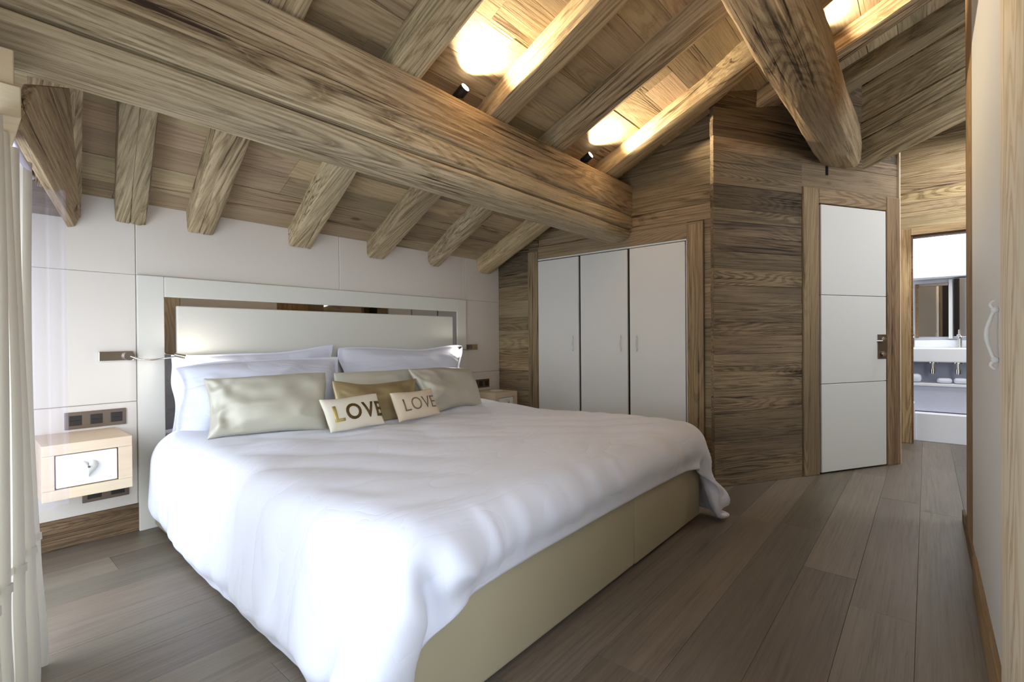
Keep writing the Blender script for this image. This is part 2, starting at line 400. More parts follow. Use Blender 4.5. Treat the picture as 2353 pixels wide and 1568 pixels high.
rafter([(3.2, .682, .125), (2.4, .559, .125), (1.74, .47, .13), (YB, .10, .14)], 21, 'rough rafter ending on the white wall above the left bedside drawer', (.95, .93, .9, 1), crack=.0)
rafter([(3.2, 1.006, .13), (2.4, .918, .14), (1.74, .867, .13), (YB, .65, .14)], 22, 'rough rafter ending above the left corner of the headboard', (.93, .88, .83, 1), crack=-.01)
rafter([(3.2, 1.595, .15), (2.4, 1.471, .14), (1.74, 1.42, .15), (YB, 1.42, .17)], 23, 'rough rafter with a deep long black split, above the left pillows', (1, .97, .93, 1), crack=.03, cdep=.03)
rafter([(3.2, 2.168, .14), (2.4, 2.092, .15), (1.7, 2.035, .15), (1.0, 2.0, .16), (YB, 1.95, .17)], 24, 'rough rafter over the middle of the headboard, between the two ceiling spots', (1.0, .95, .88, 1))
rafter([(3.2, 2.742, .13), (2.4, 2.631, .15), (1.72, 2.604, .16), (.8, 2.60, .17), (YB, 2.58, .17)], 25, 'smooth rounded rafter above the right pillows, left of the second ceiling spot', (.9, .88, .84, 1), rnd=.04)
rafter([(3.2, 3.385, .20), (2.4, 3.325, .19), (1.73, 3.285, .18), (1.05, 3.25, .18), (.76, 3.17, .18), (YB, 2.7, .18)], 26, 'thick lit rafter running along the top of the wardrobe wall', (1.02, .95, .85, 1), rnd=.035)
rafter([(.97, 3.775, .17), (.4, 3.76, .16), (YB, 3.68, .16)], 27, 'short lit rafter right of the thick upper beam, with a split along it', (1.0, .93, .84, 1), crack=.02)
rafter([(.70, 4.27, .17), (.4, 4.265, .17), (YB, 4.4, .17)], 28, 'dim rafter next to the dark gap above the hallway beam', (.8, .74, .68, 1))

# deep principal beam over the hall entry: face in plane x=4.47
HB = timber('ceiling_beam', frame((4.47, .46+.575*math.sin(math.radians(20.5)), 2.215+.575*math.cos(math.radians(20.5))), (0, -math.cos(math.radians(20.5)), math.sin(math.radians(20.5))), (1, 0, 0)), 1.75,
        [(0, 0), (.002, -.24), (.012, -.25), (.0, -.26), (0, -.36), (.02, -.366), (.0, -.372), (0.002, -.56), (.012, -.575), (.05, -.575), (.05, 0), (.03, -.0)][::1],
        M_BEAM, n=30, wob=.005, seed=31, color=(.85, .79, .7, 1))
tag(HB, 'deep plank-like timber sloping up over the hallway entrance', 'beam')

# ------------------------------------------------------------------ back wall (headboard wall)
WB = struct(box('wall_back', (-.35, 3.19, 0), (3.60, 3.30, 1.86), M_DARKGAP, bev=0))
def wpanel(x0, x1, z0, z1, nm='panel', pts=None):
    poly = pts or [(x0, z0), (x1, z0), (x1, z1), (x0, z1)]
    poly = [(p[0], p[1]) for p in poly]
    return slab(nm, poly, .03, frame((0, 3.160, 0), (1, 0, 0), (0, 0, 1)), M_WPANEL, WB, .003)
g = .002
for a, b in ((-.3, .641), (.641, 1.805), (1.805, 3.0), (3.0, 3.035), (3.035, 3.49)):
    wpanel(a+g/2, b-g/2, 1.353, 1.80)
for a, b, c, d in ((-.3, .641, .685, 1.353), (-.3, .641, .145, .685), (.641, 3.03, .145, 1.353), (3.03, 3.49, .69, 1.353), (3.03, 3.49, .145, .69)):
    wpanel(a+g/2, b-g/2, c+g/2, d-g/2)
BB = slab('baseboard_back', [(-.3, 0), (3.49, 0), (3.49, .143), (-.3, .143)], .03, frame((0, 3.166, 0), (1, 0, 0), (0, 0, 1)), M_WALL, None, .002, (.7, .6, .5, 1)); struct(BB)

# left-hand dark timbers by the curtain
lt = box('timber_block', (.02, 2.98, 1.60), (.392, 3.158, 1.752), M_BEAM, bev=.012, color=(.45, .40, .36, 1))
tag(lt, 'dark timber block on top of the white wall beside the curtain', 'beam')
lr = timber('rafter', frame((.425, 3.17, 1.61), SLOPE, (1, 0, 0)), 1.6, [(0, 0), (0, .13), (-.15, .13), (-.15, 0)], M_BEAM, n=14, wob=.004, seed=40,
            path=lambda t: (-.17*t, 0, 1), color=(.78, .74, .68, 1))
tag(lr, 'grey weathered rafter nearest the curtain corner', 'rafter', 'rough sloping roof rafters')
def solid(name, front, off, mat, parent=None, color=None, long=None):
    """prism from 3-D polygon; local x follows long axis"""
    n = len(front); fr = [Vector(p) for p in front]; off = Vector(off)
    x = Vector(long) if long else (fr[1]-fr[0]); yv = fr[-1]-fr[0]
    mw = frame(fr[0], x, yv); inv = mw.inverted()
    V = [inv @ p for p in fr]+[inv @ (p+off) for p in fr]
    F = [list(range(n)), list(range(n, 2*n))[::-1]]+[[i, n+i, n+(i+1) % n, (i+1) % n] for i in range(n)]
    me = mesh(name, V, F); bm = bmesh.new(); bm.from_mesh(me); bmesh.ops.recalc_face_normals(bm, faces=bm.faces)
    bmesh.ops.bevel(bm, geom=bm.edges[:], offset=.003, segments=1, affect='EDGES'); bm.to_mesh(me); bm.free()
    o = link(name, me, mat, parent, mw)
    if color: o.color = color
    return o
sb = solid('diagonal_board', [(.402, 3.155, 1.563), (.134, 1.95, 1.612), (.170, 1.95, 1.745), (.285, 2.30, 1.90), (.425, 3.155, 1.62)], (-.028, .0, -.008), M_BEAM, color=(.95, .90, .82, 1))
tag(sb, 'diagonal rough-edged board slanting down to the white wall beside the curtain', 'board')

# ------------------------------------------------------------------ wall with wardrobe (plane x = 3.49)
WR = struct(box('wall_right', (3.525, .93, 0), (3.62, 3.30, 1.70), M_DARKGAP, bev=0))
bk = mesh('backing', [(3.525, 3.3, 1.70), (3.525, .93, 1.70), (3.525, .93, zc(.93)), (3.525, 3.3, zc(3.3)), (3.62, 3.3, 1.70), (3.62, .93, 1.70), (3.62, .93, zc(.93)), (3.62, 3.3, zc(3.3))],
          [(0, 1, 2, 3), (7, 6, 5, 4), (0, 4, 5, 1), (1, 5, 6, 2), (2, 6, 7, 3), (3, 7, 4, 0)])
link('backing', bk, M_DARKGAP, WR)
FR = frame((3.49, 3.20, 0), (0, -1, 0), (0, 0, 1))      # local x = 3.20 - y ; faces -x
def planks(rows, s0, s1, mw, mat, parent, tones=None, clipn=None, jit=.002, depth=.03, splits=(), vert=False, tint=(1, .96, .90)):
    for i in range(len(rows)-1):
        z0, z1 = rows[i], rows[i+1]
        ss = [s0]+[q for q in splits if s0 < q < s1 and (i+int(q*7)) % 2 == 0]+[s1]
        for k in range(len(ss)-1):
            poly = [(ss[k]+.0006, z0+.0007), (ss[k+1]-.0006, z0+.0007), (ss[k+1]-.0006, z1-.0007), (ss[k]+.0006, z1-.0007)]
            for cn in (clipn or ()):
                poly = clip(poly, *cn)
                if len(poly) < 3: break
            if len(poly) < 3 or abs(area2(poly)) < .0004: continue
            t = tones[i % len(tones)] if tones else RNG.uniform(.8, 1.15)
            t *= RNG.uniform(.94, 1.06)
            m2 = mw @ Matrix.Translation((0, 0, RNG.uniform(-jit, jit)))
            xo = min(p[0] for p in poly); yo = min(p[1] for p in poly)
            poly = [(p[0]-xo, p[1]-yo) for p in poly]
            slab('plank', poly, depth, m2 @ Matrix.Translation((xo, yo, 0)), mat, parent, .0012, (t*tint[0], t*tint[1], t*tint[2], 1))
# roof line in local coords: z <= 1.752 + TAN*(s-.03) -> -TAN*s + z <= 1.752-.03*TAN
CLR = [((-TAN, 1.0), 1.752-.03*TAN+.01)]
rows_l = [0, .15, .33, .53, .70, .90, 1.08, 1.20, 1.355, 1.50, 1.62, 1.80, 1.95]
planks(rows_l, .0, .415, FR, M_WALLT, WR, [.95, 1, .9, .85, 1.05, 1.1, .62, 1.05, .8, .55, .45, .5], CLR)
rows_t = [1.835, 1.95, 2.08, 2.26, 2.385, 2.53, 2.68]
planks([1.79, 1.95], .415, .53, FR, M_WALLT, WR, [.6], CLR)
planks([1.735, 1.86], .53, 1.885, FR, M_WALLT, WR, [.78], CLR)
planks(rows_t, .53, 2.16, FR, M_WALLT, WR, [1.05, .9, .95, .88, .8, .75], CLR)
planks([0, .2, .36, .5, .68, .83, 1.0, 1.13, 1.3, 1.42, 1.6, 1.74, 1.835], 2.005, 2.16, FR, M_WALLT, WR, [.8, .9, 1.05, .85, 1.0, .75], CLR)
# trims round the wardrobe
WT = struct(slab('trim_1', [(0, 0), (1.79, 0), (1.79, .115), (0, .115)], .035, FR @ Matrix.Translation((.525, 0, .012)) @ Matrix.Rotation(PI/2, 4, 'Z'), M_WALLT, None, .003, (.72, .66, .6, 1)))
struct(slab('trim_2', [(0, 0), (1.815, 0), (1.815, .118), (0, .118)], .035, FR @ Matrix.Translation((2.006, 0, .02)) @ Matrix.Rotation(PI/2, 4, 'Z'), M_TRIM, None, .004, (1.15, 1.12, 1.0, 1)))
struct(slab('trim_3', [(0, 0), (1.475, 0), (1.475, .112), (0, .112)], .035, FR @ Matrix.Translation((.53, 1.716, .013)), M_WALLT, None, .003, (.92, .86, .78, 1)))

# wardrobe (built-in, white doors)
WD = empty('wardrobe', (3.50, 2.0, 0)); tag(WD, 'built-in wardrobe with three tall white doors set in a wooden wall', 'wardrobe')
box('carcass', (3.512, 1.312, .0), (3.524, 2.69, 1.714), M_DARKGAP, WD, bev=0)
box('frame', (3.484, 1.318, 1.704), (3.512, 2.688, 1.716), M_WHITE, WD, bev=.002)
box('frame', (3.484, 1.314, 0), (3.512, 1.322, 1.704), M_WHITE, WD, bev=.002)
def bow_handle(nm, c, axis_out, h, mat, parent, r=.006, out=.035):
    """ornate bow handle: vertical, bulging outward, with curled ends and mounting rosettes"""
    a = Vector(axis_out).normalized(); cu = bpy.data.curves.new(nm, 'CURVE'); cu.dimensions = '3D'; cu.bevel_depth = r; cu.bevel_resolution = 3; cu.resolution_u = 6
    sp = cu.splines.new('BEZIER'); pr = [(-.5, .006), (-.44, .014), (-.36, .008), (-.28, .012), (0, out), (.28, .012), (.36, .008), (.44, .014), (.5, .006)]
    sp.bezier_points.add(len(pr)-1)
    for p, (t, d) in zip(sp.bezier_points, pr):
        p.co = a*d + Vector((0, 0, t*h)); p.handle_left_type = p.handle_right_type = 'AUTO'
        p.radius = 1.25 if abs(t) < .1 else (.7 if abs(t) > .45 else .9)
    o = bpy.data.objects.new(nm, cu); cu.materials.append(mat)
    dg = bpy.context.evaluated_depsgraph_get()
    COL.objects.link(o); bpy.context.view_layer.update()
    me = bpy.data.meshes.new_from_object(o.evaluated_get(bpy.context.evaluated_depsgraph_get())); COL.objects.unlink(o); bpy.data.objects.remove(o)
    bm = bmesh.new(); bm.from_mesh(me)
    for t in (-.36, .36):
        bmesh.ops.create_uvsphere(bm, u_segments=12, v_segments=8, radius=r*1.9, matrix=Matrix.Translation(a*.006+Vector((0, 0, t*h))))
    bm.to_mesh(me); bm.free()
    o = link(nm, me, None, parent, Matrix.Translation(c), True)
    return o
for i, (ya, yb, zt) in enumerate(((2.680, 2.246, 1.697), (2.226, 1.791, 1.698), (1.771, 1.330, 1.699))):
    d = box('door', (3.486, yb, .01), (3.508, ya, zt), M_WHITE, WD, bev=.004, seg=3)
    hy = (2.30, 1.846, 1.71)[i]
    bow_handle('handle', (3.485, hy, .955), (-1, 0, 0), .13, M_WHITE, d, .004, .024)

# ------------------------------------------------------------------ angled wall (30 deg) with white door
AO = Vector((3.283, 1.062, 0)); AD = Vector((math.cos(math.radians(30.3)), -math.sin(math.radians(30.3)), 0))
AN = Vector((-math.sin(math.radians(30.3)), -math.cos(math.radians(30.3)), 0))     # towards the room
FA = frame(AO, AD, (0, 0, 1))
def ywall(s): return AO.y + AD.y*s
sla = -TAN*AD.y   # z increases with s
CLA = [((-sla, 1.0), zc(AO.y)+.012)]
WA = struct(link('wall_angled', mesh('wall_angled', [], []), None))
WA.data.materials.append(M_DARKGAP)
poly = [(.16, 0), (1.785, 0), (1.785, 4), (.16, 4)]
poly = clip(poly, *CLA[0])
v = [(p[0], p[1], -.031) for p in poly]+[(p[0], p[1], -.12) for p in poly]
WA.data = mesh('wall_angled', v, [list(range(4)), [7, 6, 5, 4]]+[[i, 4+i, 4+(i+1) % 4, (i+1) % 4] for i in range(4)]); WA.data.materials.append(M_DARKGAP); WA.matrix_world = FA
rows = [0, .175, .305, .497, .62, .77, .885, 1.008, 1.10, 1.229, 1.345, 1.458, 1.57, 1.673, 1.77, 1.859, 2.014, 2.237, 2.33, 2.432, 2.518, 2.604, 2.72, 2.85, 3.0, 3.15]
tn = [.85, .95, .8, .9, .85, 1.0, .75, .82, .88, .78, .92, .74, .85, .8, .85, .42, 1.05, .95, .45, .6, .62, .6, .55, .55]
planks(rows[:17], .0, .775, FA, M_WALL, WA, tn, CLA, jit=.003)
planks(rows[16:], .0, 1.785, FA, M_WALL, WA, tn[16:], CLA, jit=.003)
planks([2.067, 2.237], .775, 1.785, FA, M_WALL, WA, [1.0], CLA)
# end boards of the angled wall
struct(slab('trim_4', [(0, 0), (2.066, 0), (2.066, .15), (0, .15)], .04, FA @ Matrix.Translation((.93, 0, .012)) @ Matrix.Rotation(PI/2, 4, 'Z'), M_TRIM, None, .004, (.95, .9, .84, 1)))
struct(slab('trim_5', [(0, 0), (2.066, 0), (2.066, .15), (0, .15)], .04, FA @ Matrix.Translation((1.785, 0, .012)) @ Matrix.Rotation(PI/2, 4, 'Z'), M_TRIM, None, .004, (.78, .7, .64, 1)))
struct(slab('trim_6', [(0, 0), (.70, 0), (.70, .106), (0, .106)], .04, FA @ Matrix.Translation((.932, 1.96, .011)), M_TRIM, None, .004, (1.0, .95, .86, 1)))
FE = frame(AO+AD*1.787, (0, 0, 1), -AN)
struct(slab('trim_7', [(0, 0), (2.47, 0), (2.47, .135), (0, .135)], .012, FE @ Matrix.Translation((0, -.012, .012)), M_PINE, None, .003, (1.1, 1.08, 1.04, 1)))  # pale wood tone paints in the hall light falling on this edge
# white door
D1 = empty('door_1', AO+AD*1.28); D1['kind'] = 'structure'
for z0, z1 in ((.012, .651), (.655, 1.297), (1.301, 1.952)):
    slab('panel', [(.948, z0), (1.622, z0), (1.622, z1), (.948, z1)], .03, FA @ Matrix.Translation((0, 0, .012)), M_WHITE, D1, .003)
lp = slab('lock_plate', [(1.525, .825), (1.618, .825), (1.618, 1.01), (1.525, 1.01)], .006, FA @ Matrix.Translation((0, 0, .019)), M_BRONZE, D1, .002)
def cyl(nm, c, axis, r, h, mat, parent, seg=20, r2=None, bev=.0):
    bm = bmesh.new(); bmesh.ops.create_cone(bm, cap_ends=True, segments=seg, radius1=r, radius2=r2 or r, depth=h)
    if bev: bmesh.ops.bevel(bm, geom=[e for e in bm.edges if len(e.link_faces) == 2 and abs(e.link_faces[0].normal.dot(e.link_faces[1].normal)) < .3], offset=bev, segments=2, affect='EDGES')
    me = bpy.data.meshes.new(nm); bm.to_mesh(me); bm.free()
    q = Vector(axis).to_track_quat('Z', 'Y').to_matrix().to_4x4()
    o = link(nm, me, mat, parent, Matrix.Translation(c) @ q, True)
    try: me.set_sharp_from_angle(angle=math.radians(40))
    except Exception: pass
    return o
for zz in (.975, .865):
    cyl('knob', AO+AD*1.56+AN*.032+Vector((0, 0, zz)), AN, .016, .03, M_CHROME, lp, bev=.005)
box('handle', (4.585, .245, .955), (4.60, .29, .97), M_CHROME, lp, bev=.004)
# wall between angled wall end and bathroom wall
WH = struct(box('wall_hall', (4.90, .26, 0), (5.85, .34, 2.98), M_DARKGAP, bev=0))
planks([0, .2, .42, .6, .8, 1.0, 1.22, 1.4, 1.6, 1.82, 2.0, 2.2, 2.4, 2.6, 2.8, 2.98], 0, .90, frame((4.90, .245, 0), (1, 0, 0), (0, 0, 1)), M_WALLT, WH, None)

# far side of the hallway and room behind (seen only in reflections)
WE = struct(box('wall_front', (.3, -1.62, 0), (5.9, -1.55, 3.72), M_WALLT, bev=0))
planks([0, .22, .41, .6, .82, 1.0, 1.2, 1.42, 1.6, 1.8, 2.0, 2.2, 2.4, 2.6, 2.8, 3.0, 3.2, 3.4, 3.6], 0, 5.5, frame((5.8, -1.53, 0), (-1, 0, 0), (0, 0, 1)), M_WALLT, WE, None, (), splits=(1.3, 2.9, 4.2))
# ------------------------------------------------------------------ bathroom wall (x=5.8)
WX = struct(box('wall_bathroom', (5.83, .11, 0), (5.88, .34, 2.98), M_DARKGAP, bev=0))
box('backing', (5.83, -1.5, 1.93), (5.88, .11, 3.2), M_DARKGAP, WX, bev=0)
box('backing', (5.83, -1.5, 0), (5.88, -.72, 1.93), M_DARKGAP, WX, bev=0)
FX = frame((5.80, .30, 0), (0, -1, 0), (0, 0, 1))     # s = .30 - y
CLX = [((-TAN, 1.0), zc(.30)+.01)]
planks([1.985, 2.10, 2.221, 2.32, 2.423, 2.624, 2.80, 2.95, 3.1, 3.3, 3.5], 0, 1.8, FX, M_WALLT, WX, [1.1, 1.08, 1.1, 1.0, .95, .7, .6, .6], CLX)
planks([0, .4, .8, 1.2, 1.6, 1.985], 0, .115, FX, M_WALLT, WX, [1.1], CLX)
planks([0, .2, .4, .6, .8, 1.0, 1.2, 1.4, 1.6, 1.8, 1.985], 1.06, 1.8, FX, M_WALLT, WX, None, CLX)
struct(slab('trim_8', [(0, 0), (1.985, 0), (1.985, .078), (0, .078)], .03, FX @ Matrix.Translation((.193, 0, .012)) @ Matrix.Rotation(PI/2, 4, 'Z'), M_TRIM, None, .003, (1.2, 1.15, 1.0, 1)))
struct(slab('trim_9', [(0, 0), (.92, 0), (.92, .062), (0, .062)], .03, FX @ Matrix.Translation((.193, 1.925, .013)), M_TRIM, None, .003, (1.25, 1.22, 1.1, 1)))
D2 = empty('door_2', (5.84, -.3, 0)); D2['kind'] = 'structure'
box('frame', (5.80, .092, 0), (5.90, .108, 1.92), M_TRIM, D2, color=(.5, .38, .3, 1), bev=.002)
box('frame', (5.80, -.75, 1.905), (5.90, .092, 1.922), M_TRIM, D2, color=(.3, .2, .15, 1), bev=.002)
# bathroom shell
struct(box('wall_bathroom_back', (6.56, -1.5, 0), (6.62, .9, 2.9), M_BATHW, bev=0))
struct(box('wall_bathroom_left', (5.88, .62, 0), (6.56, .68, 2.6), M_BATHW, bev=0))
struct(box('wall_bathroom_right', (5.88, -1.5, 0), (6.56, -1.44, 2.6), M_BATHW, bev=0))
bh = box('wall_bulkhead', (6.30, -1.44, 1.572), (6.56, .62, 2.6), M_BATHW, bev=.003); struct(bh)
# vanity
VA = empty('vanity_unit', (6.3, -.3, 0)); tag(VA, 'white bathroom vanity with thick basin slab and open towel shelf', 'vanity')
box('basin', (6.10, -1.0, .744), (6.54, .60, .879), M_CERAM, VA, bev=.01)
box('upstand', (6.50, -1.0, .879), (6.555, .60, .95), M_CERAM, VA, bev=.004)
box('shelf', (6.10, -1.0, .515), (6.54, .60, .542), M_CERAM, VA, bev=.004)
box('back_panel', (6.50, -1.0, .542), (6.54, .60, .744), M_LILAC, VA, bev=0)
box('cabinet', (6.12, -1.0, .27), (6.54, .60, .515), M_LILAC, VA, bev=.004)
box('plinth', (5.99, -1.0, .0), (6.50, .085, .262), M_BATHW, VA, bev=.004)
box('plinth', (5.97, .086, .0), (6.50, .60, .36), M_CERAM, VA, bev=.004)
for yy in (-.05, -.23):
    tr = cyl('drain_pipe', (6.22, yy, .70), (0, 0, 1), .016, .09, M_CHROME, VA)
    cyl('trap', (6.22, yy, .652), (0, 0, 1), .024, .05, M_CHROME, tr, bev=.006)
    cyl('elbow', (6.30, yy, .675), (1, 0, 0), .012, .16, M_CHROME, tr)
    cyl('flange', (6.22, yy, .738), (0, 0, 1), .045, .014, M_CHROME, tr)
def tap(y):
    t = empty('tap', (6.35, y, .879)); 
    cyl('body', (6.35, y, .945), (0, 0, 1), .017, .13, M_CHROME, t, bev=.004)
    cyl('spout', (6.29, y, .985), (1, 0, .15), .010, .13, M_CHROME, t)
    cyl('lever', (6.36, y, 1.03), (.3, 0, 1), .007, .05, M_CHROME, t); return t
tag(tap(.105), 'chrome basin tap beside the left door frame of the bathroom', 'tap', 'basin taps')
tag(tap(-.245), 'chrome basin tap at the right side of the bathroom opening', 'tap', 'basin taps')
MI = empty('bathroom_mirror', (6.54, -.05, 1.25)); tag(MI, 'framed bathroom mirror above the white basin', 'mirror')
box('glass', (6.53, -.17, .985), (6.545, .06, 1.50), M_MIRR2, MI, bev=0)
box('frame', (6.515, .06, .975), (6.555, .085, 1.53), M_TRIM, MI, bev=.003, color=(.6, .5, .42, 1))
box('frame', (6.515, -.17, 1.50), (6.555, .06, 1.53), M_BRONZE, MI, bev=.003)
box('frame', (6.515, -.20, .965), (6.555, -.17, 1.56), M_WHITE, MI, bev=.003)
box('cabinet_mirror', (6.42, -.60, .985), (6.555, -.205, 1.56), M_MIRR2, MI, bev=.003)
def towel(y, w, h, lab, sd):
    bm = bmesh.new(); bmesh.ops.create_uvsphere(bm, u_segments=20, v_segments=12, radius=1)
    for vv in bm.verts:
        x, yy, z = vv.co; a = .09*math.sin(5*x+sd)*math.cos(4*yy+sd)
        vv.co = (math.copysign(abs(x)**.7, x)*.07, math.copysign(abs(yy)**.6, yy)*w/2, h/2+math.copysign(abs(z)**.75, z)*h/2*(1+a))
    me = bpy.data.meshes.new('towel'); bm.to_mesh(me); bm.free()
    o = link('towel', me, M_COTTON, None, Matrix.Translation((6.19, y, .5415)), True); return tag(o, lab, 'towel', 'white towels on the vanity shelf')
towel(.09, .11, .085, 'tall rounded white towel at the left end of the vanity shelf', 1)
towel(-.13, .11, .05, 'low folded white towel in the middle of the vanity shelf', 2)
towel(-.245, .10, .055, 'folded white towel at the right end of the vanity shelf', 3)

# ------------------------------------------------------------------ right wall (plane y = -.145), seen edge-on
WQ = struct(box('wall_near', (.55, -.36, 0), (3.46, -.185, 3.10), M_DARKGAP, bev=0))
def near(nm, x0, x1, z0, z1, yf, mat, parent, color=None, vert=True, yb=-.184):
    if vert: mw = frame((x0, yf, z0), (0, 0, 1), (1, 0, 0)); poly = [(0, 0), (z1-z0, 0), (z1-z0, x1-x0), (0, x1-x0)]
    else: mw = frame((x1, yf, z0), (-1, 0, 0), (0, 0, 1)); poly = [(0, 0), (x1-x0, 0), (x1-x0, z1-z0), (0, z1-z0)]
    return slab(nm, poly, abs(yf-yb), mw, mat, parent, .003, color)
near('post', 2.80, 3.24, 0, 3.1, -.148, M_TRIM, WQ, (1.1, 1.0, .88, 1))
near('post', 1.25, 1.706, 0, 3.1, -.140, M_PINE, WQ, (1, 1, 1, 1))
near('post', .56, 1.245, 0, 3.1, -.145, M_WALLT, WQ, (1, 1, 1, 1))
near('plank', 3.245, 3.45, 0, 3.1, -.158, M_WALLT, WQ, (.7, .68, .62, 1))
near('post', 1.706, 2.80, 3.0, 3.12, -.150, M_TRIM, WQ, (1, 1, 1, 1), False)
BN = near('baseboard_near', 1.70, 2.60, 0, .134, -.134, M_TRIM, None, (1.1, 1.05, .9, 1), False, yb=-.183); struct(BN)
BN2 = near('baseboard_far', 2.605, 3.55, 0, .06, -.144, M_TRIM, None, (.55, .55, .5, 1), False, yb=-.157); struct(BN2)
D3 = empty('door_3', (2.25, -.16, .12)); D3['kind'] = 'structure'
near('panel', 1.712, 2.795, .12, 2.995, -.1465, M_WHITE, D3, None, True)
bow_handle('handle', (1.815, -.1445, 1.0), (0, 1, 0), .185, M_WHITE, D3, .0045, .022)

# left wall with window opening, behind the curtain
WLF = struct(box('wall_left', (-.28, -.6, 0), (-.14, .70, 2.9), M_WPANEL, bev=0))
box('panel', (-.28, .70, 1.52), (-.14, 2.75, 2.2), M_WPANEL, WLF, bev=0)
box('panel', (-.28, 2.75, 0), (-.14, 3.19, 1.9), M_WPANEL, WLF, bev=0)
W1 = empty('window_1', (-.2, 1.7, .8)); W1['kind'] = 'structure'
for a, b in (((-.24, .70, .0), (-.17, .76, 1.52)), ((-.24, 2.69, .0), (-.17, 2.75, 1.52)), ((-.24, 1.70, .0), (-.17, 1.76, 1.52)), ((-.24, .76, 1.46), (-.17, 2.69, 1.52)), ((-.24, .76, 0), (-.17, 2.69, .07))):
    box('window_frame', a, b, M_PINE, W1)

# ------------------------------------------------------------------ pelmet and curtain
PE = empty('curtain_pelmet', (.05, 1.2, 1.6)); tag(PE, 'pale wooden pelmet box above the curtain', 'pelmet')
box('board', (-.12, 1.690, 1.628), (.108, 1.95, 1.715), M_PINE, PE, color=(.62, .54, .45, 1))
box('board', (-.12, 1.682, 1.548), (.119, 1.95, 1.626), M_PINE, PE, color=(.80, .76, .68, 1))
def sheet(nm, fn, nu, nv, mat, parent=None, solid_t=.0):
    V = [fn(i/(nu-1), j/(nv-1)) for i in range(nu) for j in range(nv)]
    F = [(i*nv+j, (i+1)*nv+j, (i+1)*nv+j+1, i*nv+j+1) for i in range(nu-1) for j in range(nv-1)]
    o = link(nm, mesh(nm, V, F), mat, parent, None, True)
    return o
CU = empty('curtain', (.11, 1.8, 0)); tag(CU, 'ivory floor-length curtain gathered at the left edge of the room', 'curtain')
def curt(u, v, z0, z1, off=0):
    z = z0+(z1-z0)*v
    y = 1.28+.82*u; base = -.012+.148*u**1.15
    fold = math.sin(u*2*PI*6.5+.6*math.sin(z*1.5)+.5)
    amp = (.017+.010*u)*(1-.25*(z/1.55))
    x = base+.018+amp*fold + .012*(1-z/1.55)*u + .006*math.sin(z*3+u*9)*(.3+u)
    y += .035*math.sin(u*2*PI*6.5+1.9)
    return (x+off, y, z)
sheet('cloth', lambda u, v: curt(u, v, .41, 1.545), 150, 30, M_CURT, CU)
sheet('hem_band', lambda u, v: curt(u, v, .006, .41, .0015+.002*math.sin(v*6)), 150, 16, M_CURT, CU)
sheet('hem_seam', lambda u, v: curt(u, v, .395, .415, .004), 150, 3, M_CURT, CU)
SH = sheet('sheer_curtain', lambda u, v: (.135+.175*u+.006*math.sin(u*24), 2.45+.15*u+.012*math.sin(u*24+1), .36+(1.60-.36)*v), 60, 10, M_SHEER)
tag(SH, 'nearly transparent lilac sheer curtain in front of the white wall', 'curtain')

# ------------------------------------------------------------------ headboard
HD = empty('headboard', (1.83, 3.15, 0)); tag(HD, 'wide cream padded headboard with a mirror strip inlay behind the bed', 'headboard')
box('frame_panel', (.641, 3.140, .0), (.760, 3.158, 1.351), M_LEATH, HD, bev=.004)
box('frame_panel', (2.918, 3.140, .0), (3.028, 3.158, 1.351), M_LEATH, HD, bev=.004)
box('frame_panel', (.7605, 3.140, 1.241), (2.9175, 3.158, 1.351), M_LEATH, HD, bev=.004)
box('mirror_strip', (.760, 3.152, .30), (.815, 3.1575, 1.240), M_MIRROR, HD, bev=0)
box('mirror_strip', (2.863, 3.152, .30), (2.918, 3.1575, 1.240), M_MIRROR, HD, bev=0)
box('mirror_strip', (.8155, 3.152, 1.196), (2.8625, 3.1575, 1.240), M_MIRROR, HD, bev=0)
box('centre_panel', (.816, 3.136, .30), (2.862, 3.158, 1.1955), M_LEATH, HD, bev=.006, seg=3)

# ------------------------------------------------------------------ bed
BD = empty('bed', (1.69, 2.0, 0)); tag(BD, 'double bed with a beige leatherette box base and white mattress', 'bed')
def rbox(nm, a, b, mat, parent, bev, seg=4): 
    o = box(nm, a, b, mat, parent, bev, seg); 
    for p in o.data.polygons: p.use_smooth = True
    try: o.data.set_sharp_from_angle(angle=math.radians(50))
    except Exception: pass
    return o
rbox('base_panel', (.70, .95, .022), (1.905, 3.12, .335), M_BASE, BD, .016)
rbox('base_panel', (1.9065, .95, .022), (2.686, 3.12, .335), M_BASE, BD, .012)
box('plinth', (.74, .99, .0), (2.65, 3.08, .03), M_BLACK, BD, bev=0)
rbox('mattress', (.72, .97, .336), (2.666, 3.12, .475), M_COTTON2, BD, .045)

# ------------------------------------------------------------------ duvet: cloth draped over the bed
def smooth_noise(shape, cells, seed):
    rng=np.random.RandomState(seed)
    g=rng.randn(cells[0]+3,cells[1]+3)
    u=np.linspace(0,cells[0],shape[0]); v=np.linspace(0,cells[1],shape[1])
    def w(t):
        i=np.floor(t).astype(int); f=t-i
        return i,np.stack([(1-f)**3/6,(3*f**3-6*f**2+4)/6,(-3*f**3+3*f**2+3*f+1)/6,f**3/6])
    iu,wu=w(u); iv,wv=w(v); iu=np.minimum(iu,cells[0]-1+0); iv=np.minimum(iv,cells[1]-1)
    wu=w(u-0)[1]; 
    out=np.zeros(shape)
    fu=u-iu; fv=v-iv
    def ww(f): return np.stack([(1-f)**3/6,(3*f**3-6*f**2+4)/6,(-3*f**3+3*f**2+3*f+1)/6,f**3/6])
    wu=ww(fu); wv=ww(fv)
    for a in range(4):
        for b in range(4):
            out+=wu[a][:,None]*wv[b][None,:]*g[iu+a][:,iv+b]
    return out
